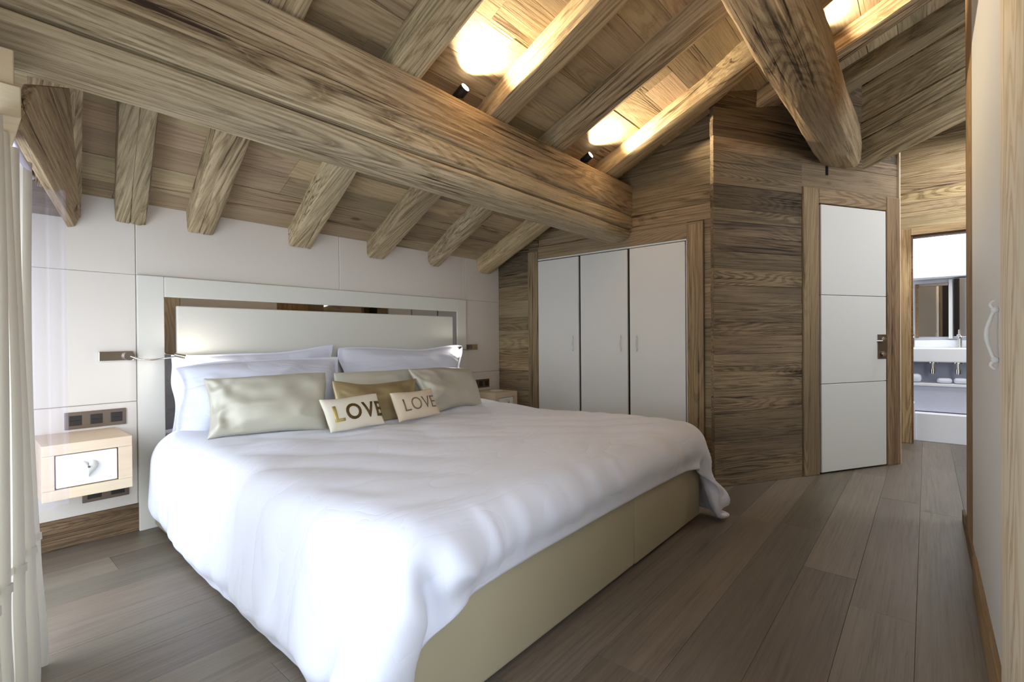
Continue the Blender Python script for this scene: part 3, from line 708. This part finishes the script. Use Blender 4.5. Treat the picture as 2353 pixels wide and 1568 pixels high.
def drape(bx0,bx1,by0,by1,top,ovl,ovr,ovf,yend,h=.024,steps=250,iters=13,rad=.06,off=.035,seed=3,bend=1.0):
    """cloth over a box: left/right/foot overhangs; returns grid (nu,nv,3): u along x, v along y"""
    X=np.arange(bx0-ovl,bx1+ovr+h/2,h); Y=np.arange(by0-ovf,yend+h/2,h)
    nu,nv=len(X),len(Y)
    P=np.zeros((nu,nv,3)); P[:,:,0]=X[:,None]; P[:,:,1]=Y[None,:]
    P[:,:,2]=top+off+.004+.006*smooth_noise((nu,nv),(14,12),seed)
    prev=P.copy()
    c=np.array([(bx0+bx1)/2,(by0+by1)/2,top/2-.5]); hs=np.array([(bx1-bx0)/2,(by1-by0)/2,top/2+.5])-rad
    R=rad+off
    ip=np.where((X>bx0+.02)&(X<bx1-.02))[0]; pin=(slice(ip[0],ip[-1]+1),slice(nv-3,nv))
    def con(a,b,L,k,comp=1.0):
        d=P[b]-P[a]; l=np.sqrt((d**2).sum(-1,keepdims=True))+1e-9
        e=(l-L)/l
        if comp<1: e=np.where(l<L,e*comp,e)
        d*=.5*k*e
        P[a]+=d; P[b]-=d
    S=slice
    cons=[]
    for s in (0,1):
        n=(nu-s)//2; cons.append(((S(s,s+2*n,2),S(None)),(S(s+1,s+2*n,2),S(None)),h,1.0,1.0))
        n=(nv-s)//2; cons.append(((S(None),S(s,s+2*n,2)),(S(None),S(s+1,s+2*n,2)),h,1.0,1.0))
    sh=[]
    for s in (0,1):
        n=(nu-s)//2
        sh.append(((S(s,s+2*n,2),S(0,nv-1)),(S(s+1,s+2*n,2),S(1,nv)),h*2**.5,.25,1.0))
        sh.append(((S(s,s+2*n,2),S(1,nv)),(S(s+1,s+2*n,2),S(0,nv-1)),h*2**.5,.25,1.0))
    bd=[]
    for k,w in ((2,.22*bend),(4,.06*bend)):
        for s in range(k):
            for ax in (0,1):
                N=(nu,nv)[ax]
                idx=np.arange(s,N-k,2*k); jdx=idx+k
                if len(idx):
                    if ax==0: bd.append(((idx,),(jdx,),h*k,w,1.0))
                    else: bd.append(((S(None),idx),(S(None),jdx),h*k,w,1.0))
                idx=np.arange(s+k,N-k,2*k); jdx=idx+k
                if len(idx):
                    if ax==0: bd.append(((idx,),(jdx,),h*k,w,1.0))
                    else: bd.append(((S(None),idx),(S(None),jdx),h*k,w,1.0))
    def con2(a,b,L,k,c):
        pa=P[a];pb=P[b]; d=pb-pa; l=np.sqrt((d**2).sum(-1,keepdims=True))+1e-9
        d*=.5*k*(l-L)/l
        P[a]=pa+d; P[b]=pb-d
    dt=1/50.; g=-9.8
    for st in range(steps):
        v=(P-prev)*(.985 if st<steps*.6 else .93)
        prev=P.copy()
        P+=v; P[:,:,2]+=g*dt*dt*.5
        if st<150:
            P[:14,:12,1]-=.0002; P[:14,:12,0]-=.0008
            P[-12:,:10,1]-=.0010; P[-12:,:10,0]+=.0002
        for it in range(iters):
            for cc in cons: con(*cc)
            if it%2==0:
                for cc in sh: con(*cc)
            if it%3==0:
                for cc in bd: con2(*cc)
            # collide
            q=P-c; qq=np.abs(q)-hs; m=np.maximum(qq,0); l=np.sqrt((m**2).sum(-1))
            inside=l<R
            lm=np.maximum(l,1e-6)[...,None]
            push=np.sign(q)*m/lm*(R-l)[...,None]
            deep=(qq.max(-1)<=0)
            push[deep]=0; 
            P+=np.where(inside[...,None]&~deep[...,None],push,0)
            P[:,:,2]=np.where(deep,top+off,P[:,:,2])
            P[:,:,2]=np.maximum(P[:,:,2],.022)
            P[pin]=prev[pin]
        # friction on contact
        q=P-c; qq=np.abs(q)-hs; m=np.maximum(qq,0); l=np.sqrt((m**2).sum(-1))
        ct=(l<R+.003)[...,None]
        P[...,:]=np.where(ct,prev+(P-prev)*np.array([.35,.35,1.0]),P)
    return P
def make_duvet():
    hh = .024
    P = drape(.715, 2.672, .965, 3.12, .475, .385, .34, .135, 2.86)
    nu, nv = P.shape[:2]
    # puff and wrinkles, laid along the cloth's own coordinates
    du = np.gradient(P, axis=0); dv = np.gradient(P, axis=1)
    n = np.cross(du, dv); n /= np.linalg.norm(n, axis=2, keepdims=True)+1e-9
    Xc = (.715-.475+hh*np.arange(nu))[:, None]+np.zeros((1, nv)); Yc = (.965-.135+hh*np.arange(nv))[None, :]+np.zeros((nu, 1))
    foot = np.clip((1.06-Yc)/.14, 0, 1); left = np.clip((.78-Xc)/.18, 0, 1); right = np.clip((Xc-2.62)/.15, 0, 1); top = 1-np.maximum(np.maximum(foot, left), right)
    sn = lambda c, sd: smooth_noise((nu, nv), c, sd)
    ridge = lambda q: 1-np.minimum(np.abs(q)*2.2, 1)
    near = np.exp(-((Xc-.80)/.30)**2)
    a = sn((9, 9), 5)*.009 + sn((34, 30), 7)*.0022
    a += foot*(ridge(sn((34, 3), 6))*.012+ridge(sn((60, 5), 16))*.006)*(.8+1.2*near)*np.clip((Yc-.84)/.05+.4, .4, 1)
    a += left*(sn((3, 13), 8)*.020+ridge(sn((4, 26), 18))*.010+.030*np.clip((.66-Xc)/.3, 0, 1))
    for th, lam, amp, sd in ((.9, .34, .0075, 21), (.6, .21, .0050, 22), (2.3, .40, .0045, 23), (1.1, .13, .0022, 24)):
        ph = (Xc*math.cos(th)+Yc*math.sin(th))*2*PI/lam+sn((5, 5), sd)*3.2
        a += (.35+.65*top)*amp*(np.abs(np.sin(ph/2))**.7*2-1)*np.clip(.5+sn((6, 6), sd+9)*1.2, 0, 1.3)
    # crease between the foot drop and the hanging left corner, and the swollen corner itself
    low = np.clip((1.02-Yc)/.07, 0, 1)
    a -= .075*np.exp(-((Xc-.722-.10*(Yc-.95))/.026)**2)*low
    a += .045*np.exp(-((Xc-.58)/.12)**2)*low+.026*np.exp(-((Xc-.80)/.06)**2)*low
    a -= .020*np.exp(-((Xc-2.60)/.03)**2)*low; a += .035*right*low+.03*right
    hem = np.clip((.42-Xc)/.14, 0, 1)
    a += hem*.008*np.sin(Yc*2*PI/.15+sn((4, 9), 31)*3.5)
    P[:, :, 0] -= .085*np.exp(-((Xc-.50)/.22)**2)*low*np.clip((.60-P[:, :, 2])/.3, 0, 1)
    P[:, :, 1] -= .12*np.exp(-((Xc-2.90)/.17)**2)*np.clip((1.10-Yc)/.15, 0, 1)*np.clip((.58-P[:, :, 2])/.11, 0, 1)*(1-.5*np.clip((.16-P[:, :, 2])/.15, 0, 1))
    i, j = np.meshgrid(np.arange(nu), np.arange(nv), indexing='ij')
    ed = np.minimum(np.minimum(i, nu-1-i), j)*hh
    th = .005+.017*np.clip((ed-.045)/.05, 0, 1)**.7
    top = P+n*(th+a*np.clip(ed/.08, .25, 1))[..., None]; bot = P-n*(np.minimum(th, .012))[..., None]
    top[:, :, 2] = np.maximum(top[:, :, 2], .012); bot[:, :, 2] = np.maximum(bot[:, :, 2], .010)
    V = np.concatenate([top.reshape(-1, 3), bot.reshape(-1, 3)]); K = nu*nv
    idx = np.arange(K).reshape(nu, nv)
    f = np.stack([idx[:-1, :-1], idx[1:, :-1], idx[1:, 1:], idx[:-1, 1:]], -1).reshape(-1, 4)
    F = [tuple(q) for q in f]+[tuple(q[::-1]+K) for q in f]
    ring = list(idx[:, 0])+list(idx[-1, 1:])+list(idx[-2::-1, -1])+list(idx[0, -2:0:-1])
    F += [(ring[k], ring[k]+K, ring[(k+1) % len(ring)]+K, ring[(k+1) % len(ring)]) for k in range(len(ring))]
    me = mesh('duvet', V, F)
    o = link('duvet', me, M_COTTON, None, None, True)
    bm = bmesh.new(); bm.from_mesh(me); bmesh.ops.recalc_face_normals(bm, faces=bm.faces); bm.to_mesh(me); bm.free()
    m = o.modifiers.new('smooth', 'SUBSURF'); m.levels = 1; m.render_levels = 1
    return tag(o, 'thick white duvet draped over the bed with hanging corners', 'duvet')
DUV = make_duvet()

# ------------------------------------------------------------------ cushions
def cushion(name, BL, BR, TR, TL, T, mat, label, cat='cushion', group=None, seed=1, concave=.05, wr=.0, nn=44, flange=0, power=2.2, crumple=0, jit=.008):
    """quad corners (bottom-left, bottom-right, top-right, top-left), puffed both sides by T/2"""
    BL, BR, TR, TL = map(Vector, (BL, BR, TR, TL))
    c = (BL+BR+TR+TL)/4; xd = ((BR+TR)-(BL+TL)).normalized(); yd = ((TL+TR)-(BL+BR)); mw = frame(c, xd, yd); inv = mw.inverted()
    q = [inv @ p for p in (BL, BR, TR, TL)]
    rs = np.random.RandomState(seed)
    N1 = smooth_noise((nn, nn), (4, 4), seed)*.5+smooth_noise((nn, nn), (10, 9), seed+50)*.35
    N2 = 1-np.minimum(np.abs(smooth_noise((nn, nn), (9, 6), seed+90))*2.4, 1)
    N3 = smooth_noise((nn, nn), (5, 5), seed+7); N4 = smooth_noise((nn, nn), (16, 12), seed+33)
    V = []; 
    def pt(u, v, side, a, b):
        w = [(1-u)*(1-v)/4, (1+u)*(1-v)/4, (1+u)*(1+v)/4, (1-u)*(1+v)/4]
        cu = u*(1-concave*(1-v*v)); cv = v*(1-concave*1.2*(1-u*u))
        w = [(1-cu)*(1-cv)/4, (1+cu)*(1-cv)/4, (1+cu)*(1+cv)/4, (1-cu)*(1+cv)/4]
        p = sum((q[k]*w[k] for k in range(4)), Vector((0, 0, 0)))
        uu = min(1, abs(u)/(1-flange)) if flange else abs(u); vv = min(1, abs(v)/(1-flange)) if flange else abs(v)
        h = (max(0, 1-uu**power)*max(0, 1-vv**power))**.5
        h = h*(1+wr*N1[a, b]*2.2)
        rad = math.atan2(abs(v)-.0, abs(u)+1e-6)
        if crumple: h += crumple*(N4[a, b]*.5+(1-min(1, abs(N3[a, b]*3)))*.5)*max(0, min(1, (-.25-u)*1.6))*max(0, 1-uu**10)*max(0, 1-vv**10)
        h += wr*.34*N2[a, b]*max(0, 1-uu**8)*max(0, 1-vv**8)
        h += wr*.10*math.sin(14*rad+seed)*max(0, (abs(u)*abs(v))**1.5)*(1-max(abs(u), abs(v))**6)
        e = max(abs(u), abs(v))**4*jit
        return Vector((p.x+e*N3[a, b]*1.2, p.y+e*N3[b, a]*1.4, side*(.003+h*T/2)+wr*.03*N3[a, b]*max(abs(u), abs(v))**3))
    g = [math.sin((i/(nn-1)-.5)*PI)*.55+(i/(nn-1)*2-1)*.45 for i in range(nn)]
    for s in (1, -1):
        for i in range(nn):
            for j in range(nn): V.append(pt(g[i], g[j], s, i, j))
    idx = lambda s, i, j: s*nn*nn+i*nn+j
    F = []
    for i in range(nn-1):
        for j in range(nn-1):
            F.append((idx(0, i, j), idx(0, i+1, j), idx(0, i+1, j+1), idx(0, i, j+1)))
            F.append((idx(1, i, j), idx(1, i, j+1), idx(1, i+1, j+1), idx(1, i+1, j)))
    for k in range(nn-1):
        F += [(idx(0, k, 0), idx(1, k, 0), idx(1, k+1, 0), idx(0, k+1, 0)), (idx(0, k+1, nn-1), idx(1, k+1, nn-1), idx(1, k, nn-1), idx(0, k, nn-1)),
              (idx(0, 0, k+1), idx(1, 0, k+1), idx(1, 0, k), idx(0, 0, k)), (idx(0, nn-1, k), idx(1, nn-1, k), idx(1, nn-1, k+1), idx(0, nn-1, k+1))]
    o = link(name, mesh(name, V, F), mat, None, mw, True)
    m = o.modifiers.new('smooth', 'SUBSURF'); m.levels = 1; m.render_levels = 1
    tag(o, label, cat, group)
    def surf(x, y):      # front surface height at local x,y (approx., quad nearly rectangular)
        hx = (q[1].x-q[0].x)/2; hy = (q[3].y-q[0].y)/2
        u = max(-1, min(1, x/hx)); v = max(-1, min(1, y/hy))
        return .003+(max(0, 1-abs(u)**power)*max(0, 1-abs(v)**power))**.5*T/2
    return o, surf, q
G1 = 'large white sleeping pillows'
cushion('pillow', (.75, 3.02, .49), (1.67, 3.02, .49), (1.70, 3.085, .955), (.765, 3.085, .925), .15, M_COTTON2, 'large white pillow at the back left, against the headboard', 'pillow', G1, 3, .04, .34, flange=.06, jit=.018)
cushion('pillow', (.73, 2.80, .50), (1.58, 2.80, .50), (1.65, 2.92, .885), (.76, 2.92, .885), .17, M_COTTON2, 'large white pillow in front of the back left pillow', 'pillow', G1, 4, .04, .34, flange=.06, jit=.018)
cushion('pillow', (1.72, 2.95, .49), (2.80, 2.95, .50), (2.88, 3.06, .925), (1.72, 3.06, .945), .17, M_COTTON2, 'large white pillow on the right half of the bed', 'pillow', G1, 5, .04, .36, flange=.06, jit=.018)
cushion('cushion', (.775, 2.55, .535), (1.285, 2.378, .535), (1.348, 2.508, .825), (.805, 2.665, .818), .13, M_SILVER, 'largest champagne satin cushion with shiny crumpled left corner', 'cushion', None, 11, .05, .16, crumple=.55)
cushion('cushion', (1.41, 2.52, .535), (2.03, 2.50, .535), (2.06, 2.62, .806), (1.455, 2.62, .808), .11, M_CHAMP, 'pale champagne cushion in the middle, behind the darker gold one', 'cushion', None, 12, .04, .2)
cushion('cushion', (1.33, 2.36, .535), (1.86, 2.34, .535), (1.885, 2.42, .745), (1.35, 2.43, .772), .09, M_GOLD, 'darker old-gold satin cushion behind the two lettered cushions', 'cushion', None, 13, .04, .25)
cushion('cushion', (1.93, 2.33, .535), (2.468, 2.397, .535), (2.469, 2.527, .785), (1.858, 2.446, .822), .13, M_SILVER, 'champagne satin cushion on the right, nearest the right nightstand', 'cushion', None, 14, .05, .16, crumple=.35)
def letters(parent, surf, word, size, cx, cy, mats, widths=None, offs=.0):
    x = cx
    for k, ch in enumerate(word):
        cu = bpy.data.curves.new('letter', 'FONT'); cu.body = ch; cu.size = size; cu.extrude = .0; cu.offset = offs; cu.resolution_u = 4
        o = bpy.data.objects.new('letter', cu); COL.objects.link(o); bpy.context.view_layer.update()
        me = bpy.data.meshes.new_from_object(o.evaluated_get(bpy.context.evaluated_depsgraph_get())); COL.objects.unlink(o); bpy.data.objects.remove(o)
        bm = bmesh.new(); bm.from_mesh(me)
        bmesh.ops.triangulate(bm, faces=bm.faces); bmesh.ops.subdivide_edges(bm, edges=bm.edges, cuts=2, use_grid_fill=True)
        mxx = max(v.co.x for v in bm.verts); mnx = min(v.co.x for v in bm.verts)
        for v in bm.verts:
            px = x+(v.co.x-mnx); py = cy+v.co.y
            v.co = Vector((px, py, surf(px, py)+.0014))
        r = bmesh.ops.extrude_face_region(bm, geom=bm.faces[:])
        for v in [g for g in r['geom'] if isinstance(g, bmesh.types.BMVert)]: v.co.z += .0015
        bmesh.ops.recalc_face_normals(bm, faces=bm.faces)
        bm.to_mesh(me); bm.free(); me.materials.clear()
        c = link('letter', me, mats[k], None); c.parent = parent; c.matrix_parent_inverse = Matrix(); c.matrix_basis = Matrix()
        x += (mxx-mnx)+size*.10
    return x
c1, s1, q1 = cushion('cushion', (1.185, 2.170, .553), (1.505, 2.190, .553), (1.500, 2.265, .706), (1.165, 2.235, .708), .075, M_LINEN, 'small ivory cushion lettered LOVE in dark bronze with pale L', 'cushion', None, 21, .05, .0, nn=30, jit=.003)
letters(c1, s1, 'LOVE', .112, -.132, -.042, [M_LET2, M_LET1, M_LET1, M_LET1], offs=.0022)
c2, s2, q2 = cushion('cushion', (1.570, 2.155, .553), (1.900, 2.195, .553), (1.885, 2.270, .703), (1.560, 2.225, .708), .07, M_LINEN2, 'small beige cushion lettered LOVE in faint thin letters', 'cushion', None, 22, .05, .0, nn=30, jit=.003)
letters(c2, s2, 'LOVE', .105, -.118, -.040, [M_LET3]*4, offs=-.0012)

# ------------------------------------------------------------------ nightstands
def nightstand(x0, x1, z0, z1, yf, label, heart=True):
    t = empty('nightstand', ((x0+x1)/2, 2.95, z0)); tag(t, label, 'nightstand', 'wall-hung nightstands')
    yb = 3.158; w = .04; wb = .045
    box('top', (x0, yf, z1-wb), (x1, yb, z1), M_OAKV, t, bev=.002)
    box('bottom', (x0, yf, z0), (x1, yb, z0+wb), M_OAKV, t, bev=.002)
    box('side', (x0, yf+.0005, z0+wb+.0004), (x0+w, yb, z1-wb-.0004), M_OAKV, t, bev=.001)
    box('side', (x1-w-.01, yf+.0005, z0+wb+.0004), (x1, yb, z1-wb-.0004), M_OAKV, t, bev=.001)
    box('interior', (x0+w+.001, yf+.03, z0+wb+.001), (x1-w-.011, yb, z1-wb-.001), M_DARKGAP, t, bev=0)
    d = box('drawer', (x0+w+.004, yf+.004, z0+wb+.004), (x1-w-.014, yf+.028, z1-wb-.004), M_WHITE, t, bev=.004, seg=3)
    # leaf-shaped white pull with a screw
    cx = (x0+x1)/2-.004; cz = (z0+z1)/2
    pr = [(0, .034), (.018, .040), (.034, .024), (.032, .002), (.018, -.022), (.004, -.040), (-.006, -.030), (-.022, -.006), (-.034, .014), (-.028, .034), (-.012, .040)]
    pr = []
    for q in range(28):
        th = q/28*2*PI; hx = 16*math.sin(th)**3/17; hz = (13*math.cos(th)-5*math.cos(2*th)-2*math.cos(3*th)-math.cos(4*th))/17
        pr.append((hx*.034, hz*.042+.004))
    n = len(pr); V = []; F = []
    for sc, dy in ((1, .0035), (1, -.008), (.86, -.015), (.5, -.021)): V += [(cx+p*sc, yf+dy, cz+q*sc) for p, q in pr]
    V.append((cx, yf-.023, cz+.006))
    for rg in range(3): F += [(rg*n+i, (rg+1)*n+i, (rg+1)*n+(i+1) % n, rg*n+(i+1) % n) for i in range(n)]
    F += [(3*n+i, 4*n, 3*n+(i+1) % n) for i in range(n)]
    me = mesh('knob', V, F); bm = bmesh.new(); bm.from_mesh(me); bmesh.ops.recalc_face_normals(bm, faces=bm.faces); bm.to_mesh(me); bm.free()
    k = link('knob', me, M_PULL, d, None, True)
    cyl('screw', (cx, yf-.0245, cz+.010), (0, 1, 0), .0045, .004, M_BRONZE, k)
    return t
nightstand(.243, .547, .325, .563, 2.80, 'pale oak wall-hung nightstand with white drawer, left of the bed')
nightstand(3.085, 3.375, .325, .522, 2.84, 'pale oak wall-hung nightstand mostly hidden beyond the bed, by the wood wall')
bk = box('booklet', (3.20, 2.95, .5225), (3.30, 3.02, .530), M_WHITE, bev=.002); tag(bk, 'small white item lying on the right nightstand', 'booklet')

def plate(x0, x1, z0, z1, n, label, nm='switch_plate'):
    t = empty(nm, ((x0+x1)/2, 3.155, (z0+z1)/2)); tag(t, label, 'switch', None)
    box('plate', (x0, 3.150, z0), (x1, 3.1595, z1), M_BRONZE, t, bev=.002)
    w = (x1-x0)/n
    for k in range(n):
        c = x0+w*(k+.5); a = min(w*.30, .028)
        r = box('rocker', (c-a, 3.1465, (z0+z1)/2-.024), (c+a, 3.1502, (z0+z1)/2+.024), M_DARKP, t, bev=.002)
        box('rocker_split', (c-a*.8, 3.1455, (z0+z1)/2-.001), (c+a*.8, 3.1466, (z0+z1)/2+.001), M_BLACK, r, bev=0)
    return t
plate(.355, .592, .574, .656, 3, 'bronze wall plate with three dark switches above the left nightstand')
plate(.417, .60, .204, .285, 2, 'bronze socket plate below the left nightstand', 'socket_plate')
plate(3.10, 3.335, .543, .622, 3, 'bronze switch plate above the right nightstand')

# reading lamps
def curve_tube(nm, pts, r, mat, parent):
    cu = bpy.data.curves.new(nm, 'CURVE'); cu.dimensions = '3D'; cu.bevel_depth = r; cu.bevel_resolution = 3; cu.resolution_u = 8
    sp = cu.splines.new('BEZIER'); sp.bezier_points.add(len(pts)-1)
    for p, c in zip(sp.bezier_points, pts): p.co = c; p.handle_left_type = p.handle_right_type = 'AUTO'
    o = bpy.data.objects.new(nm, cu); COL.objects.link(o); bpy.context.view_layer.update()
    me = bpy.data.meshes.new_from_object(o.evaluated_get(bpy.context.evaluated_depsgraph_get())); COL.objects.unlink(o); bpy.data.objects.remove(o)
    return link(nm, me, mat, parent, None, True)
for q in range(4):
    curve_tube('heading_cord', [(.085+.01*q, 1.97, 1.625-.012*q), (.118+.008*q, 2.03, 1.585-.012*q), (.150+.004*q, 2.075, 1.525-.006*q), (.172-.006*q, 2.09, 1.505-.004*q)], .0065, M_TAPE, CU)
def reading_lamp(x, sg, label):
    t = empty('reading_lamp', (x, 3.15, .925)); tag(t, label, 'lamp', None)
    box('wall_plate', (min(x, x+sg*.14), 3.140, .900), (max(x, x+sg*.14), 3.1598, .950), M_CHROME, t, bev=.003)
    kx = x+sg*.118
    cyl('joint', (kx, 3.125, .925), (0, 1, 0), .022, .045, M_BRONZE, t, bev=.005)
    curve_tube('arm', [(kx, 3.108, .925), (kx+sg*.05, 3.085, .905), (kx+sg*.13, 3.06, .908), (kx+sg*.19, 3.05, .918)], .0045, M_CHROME, t)
    hd = cyl('lamp_head', (kx+sg*.205, 3.048, .920), (sg*.9, -.2, -.25), .011, .05, M_CHROME, t, r2=.014)
    cyl('lens', (kx+sg*.2295, 3.0425, .9135), (sg*.9, -.2, -.25), .0115, .004, M_LAMP, hd)
    l = bpy.data.lights.new('reading_light', 'SPOT'); l.energy = 3.0 if sg > 0 else 6.0; l.spot_size = 2.5; l.spot_blend = .8; l.shadow_soft_size = .03; l.color = (1, .93, .82)
    o = bpy.data.objects.new('reading_light', l); COL.objects.link(o); o.location = (kx+sg*.235, 3.035, .912)
    o.rotation_euler = Vector((sg*.5, -.5, -.75)).to_track_quat('-Z', 'Y').to_euler()
    l = bpy.data.lights.new('reading_glow', 'POINT'); l.energy = .7; l.shadow_soft_size = .02; l.color = (1, .92, .8)
    o = bpy.data.objects.new('reading_glow', l); COL.objects.link(o); o.location = (kx+sg*.24, 3.02, .905)
    return t
reading_lamp(.483, 1, 'slim nickel reading lamp on the wall left of the headboard')
reading_lamp(3.17, -1, 'slim nickel reading lamp on the wall right of the headboard')

# ------------------------------------------------------------------ ceiling spots
def ceiling_spot(x, y, z, label, energy, d=(.02, -.88, .47)):
    t = empty('ceiling_spot', (x, y, z)); tag(t, label, 'spotlight', None)
    dv = Vector(d).normalized()
    cyl('base', (x, y+.01, z-.028), (0, 0, 1), .022, .012, M_BLACK, t)
    b = cyl('body', (x, y, z+.01), dv, .026, .075, M_BLACK, t, bev=.003)
    c = Vector((x, y, z+.01))+dv*.034
    cyl('lens', c+dv*.0035, dv, .022, .004, M_LAMP, b)
    l = bpy.data.lights.new('spot_beam', 'SPOT'); l.energy = energy; l.spot_size = math.radians(125); l.spot_blend = .6; l.shadow_soft_size = .02; l.color = (1.0, .80, .54)
    o = bpy.data.objects.new('spot_beam', l); COL.objects.link(o); o.location = c+dv*.012
    o.rotation_euler = dv.to_track_quat('-Z', 'Y').to_euler()
    return t
br = box('bracket', (4.150, .538, 2.17), (4.185, .56, 2.235), M_BLACK, bev=.003); tag(br, 'small black metal bracket under the end of the thick upper beam', 'bracket')
ceiling_spot(1.685, 1.775, 2.228, 'black ceiling spot on the big beam, between two rafters above the bed', 62)
ceiling_spot(2.87, 1.775, 2.228, 'black ceiling spot on the big beam nearest the wardrobe wall', 75)
ceiling_spot(3.36, .52, 2.75, 'ceiling spot tucked behind the thick upper beam, lighting the boards above it', 34)
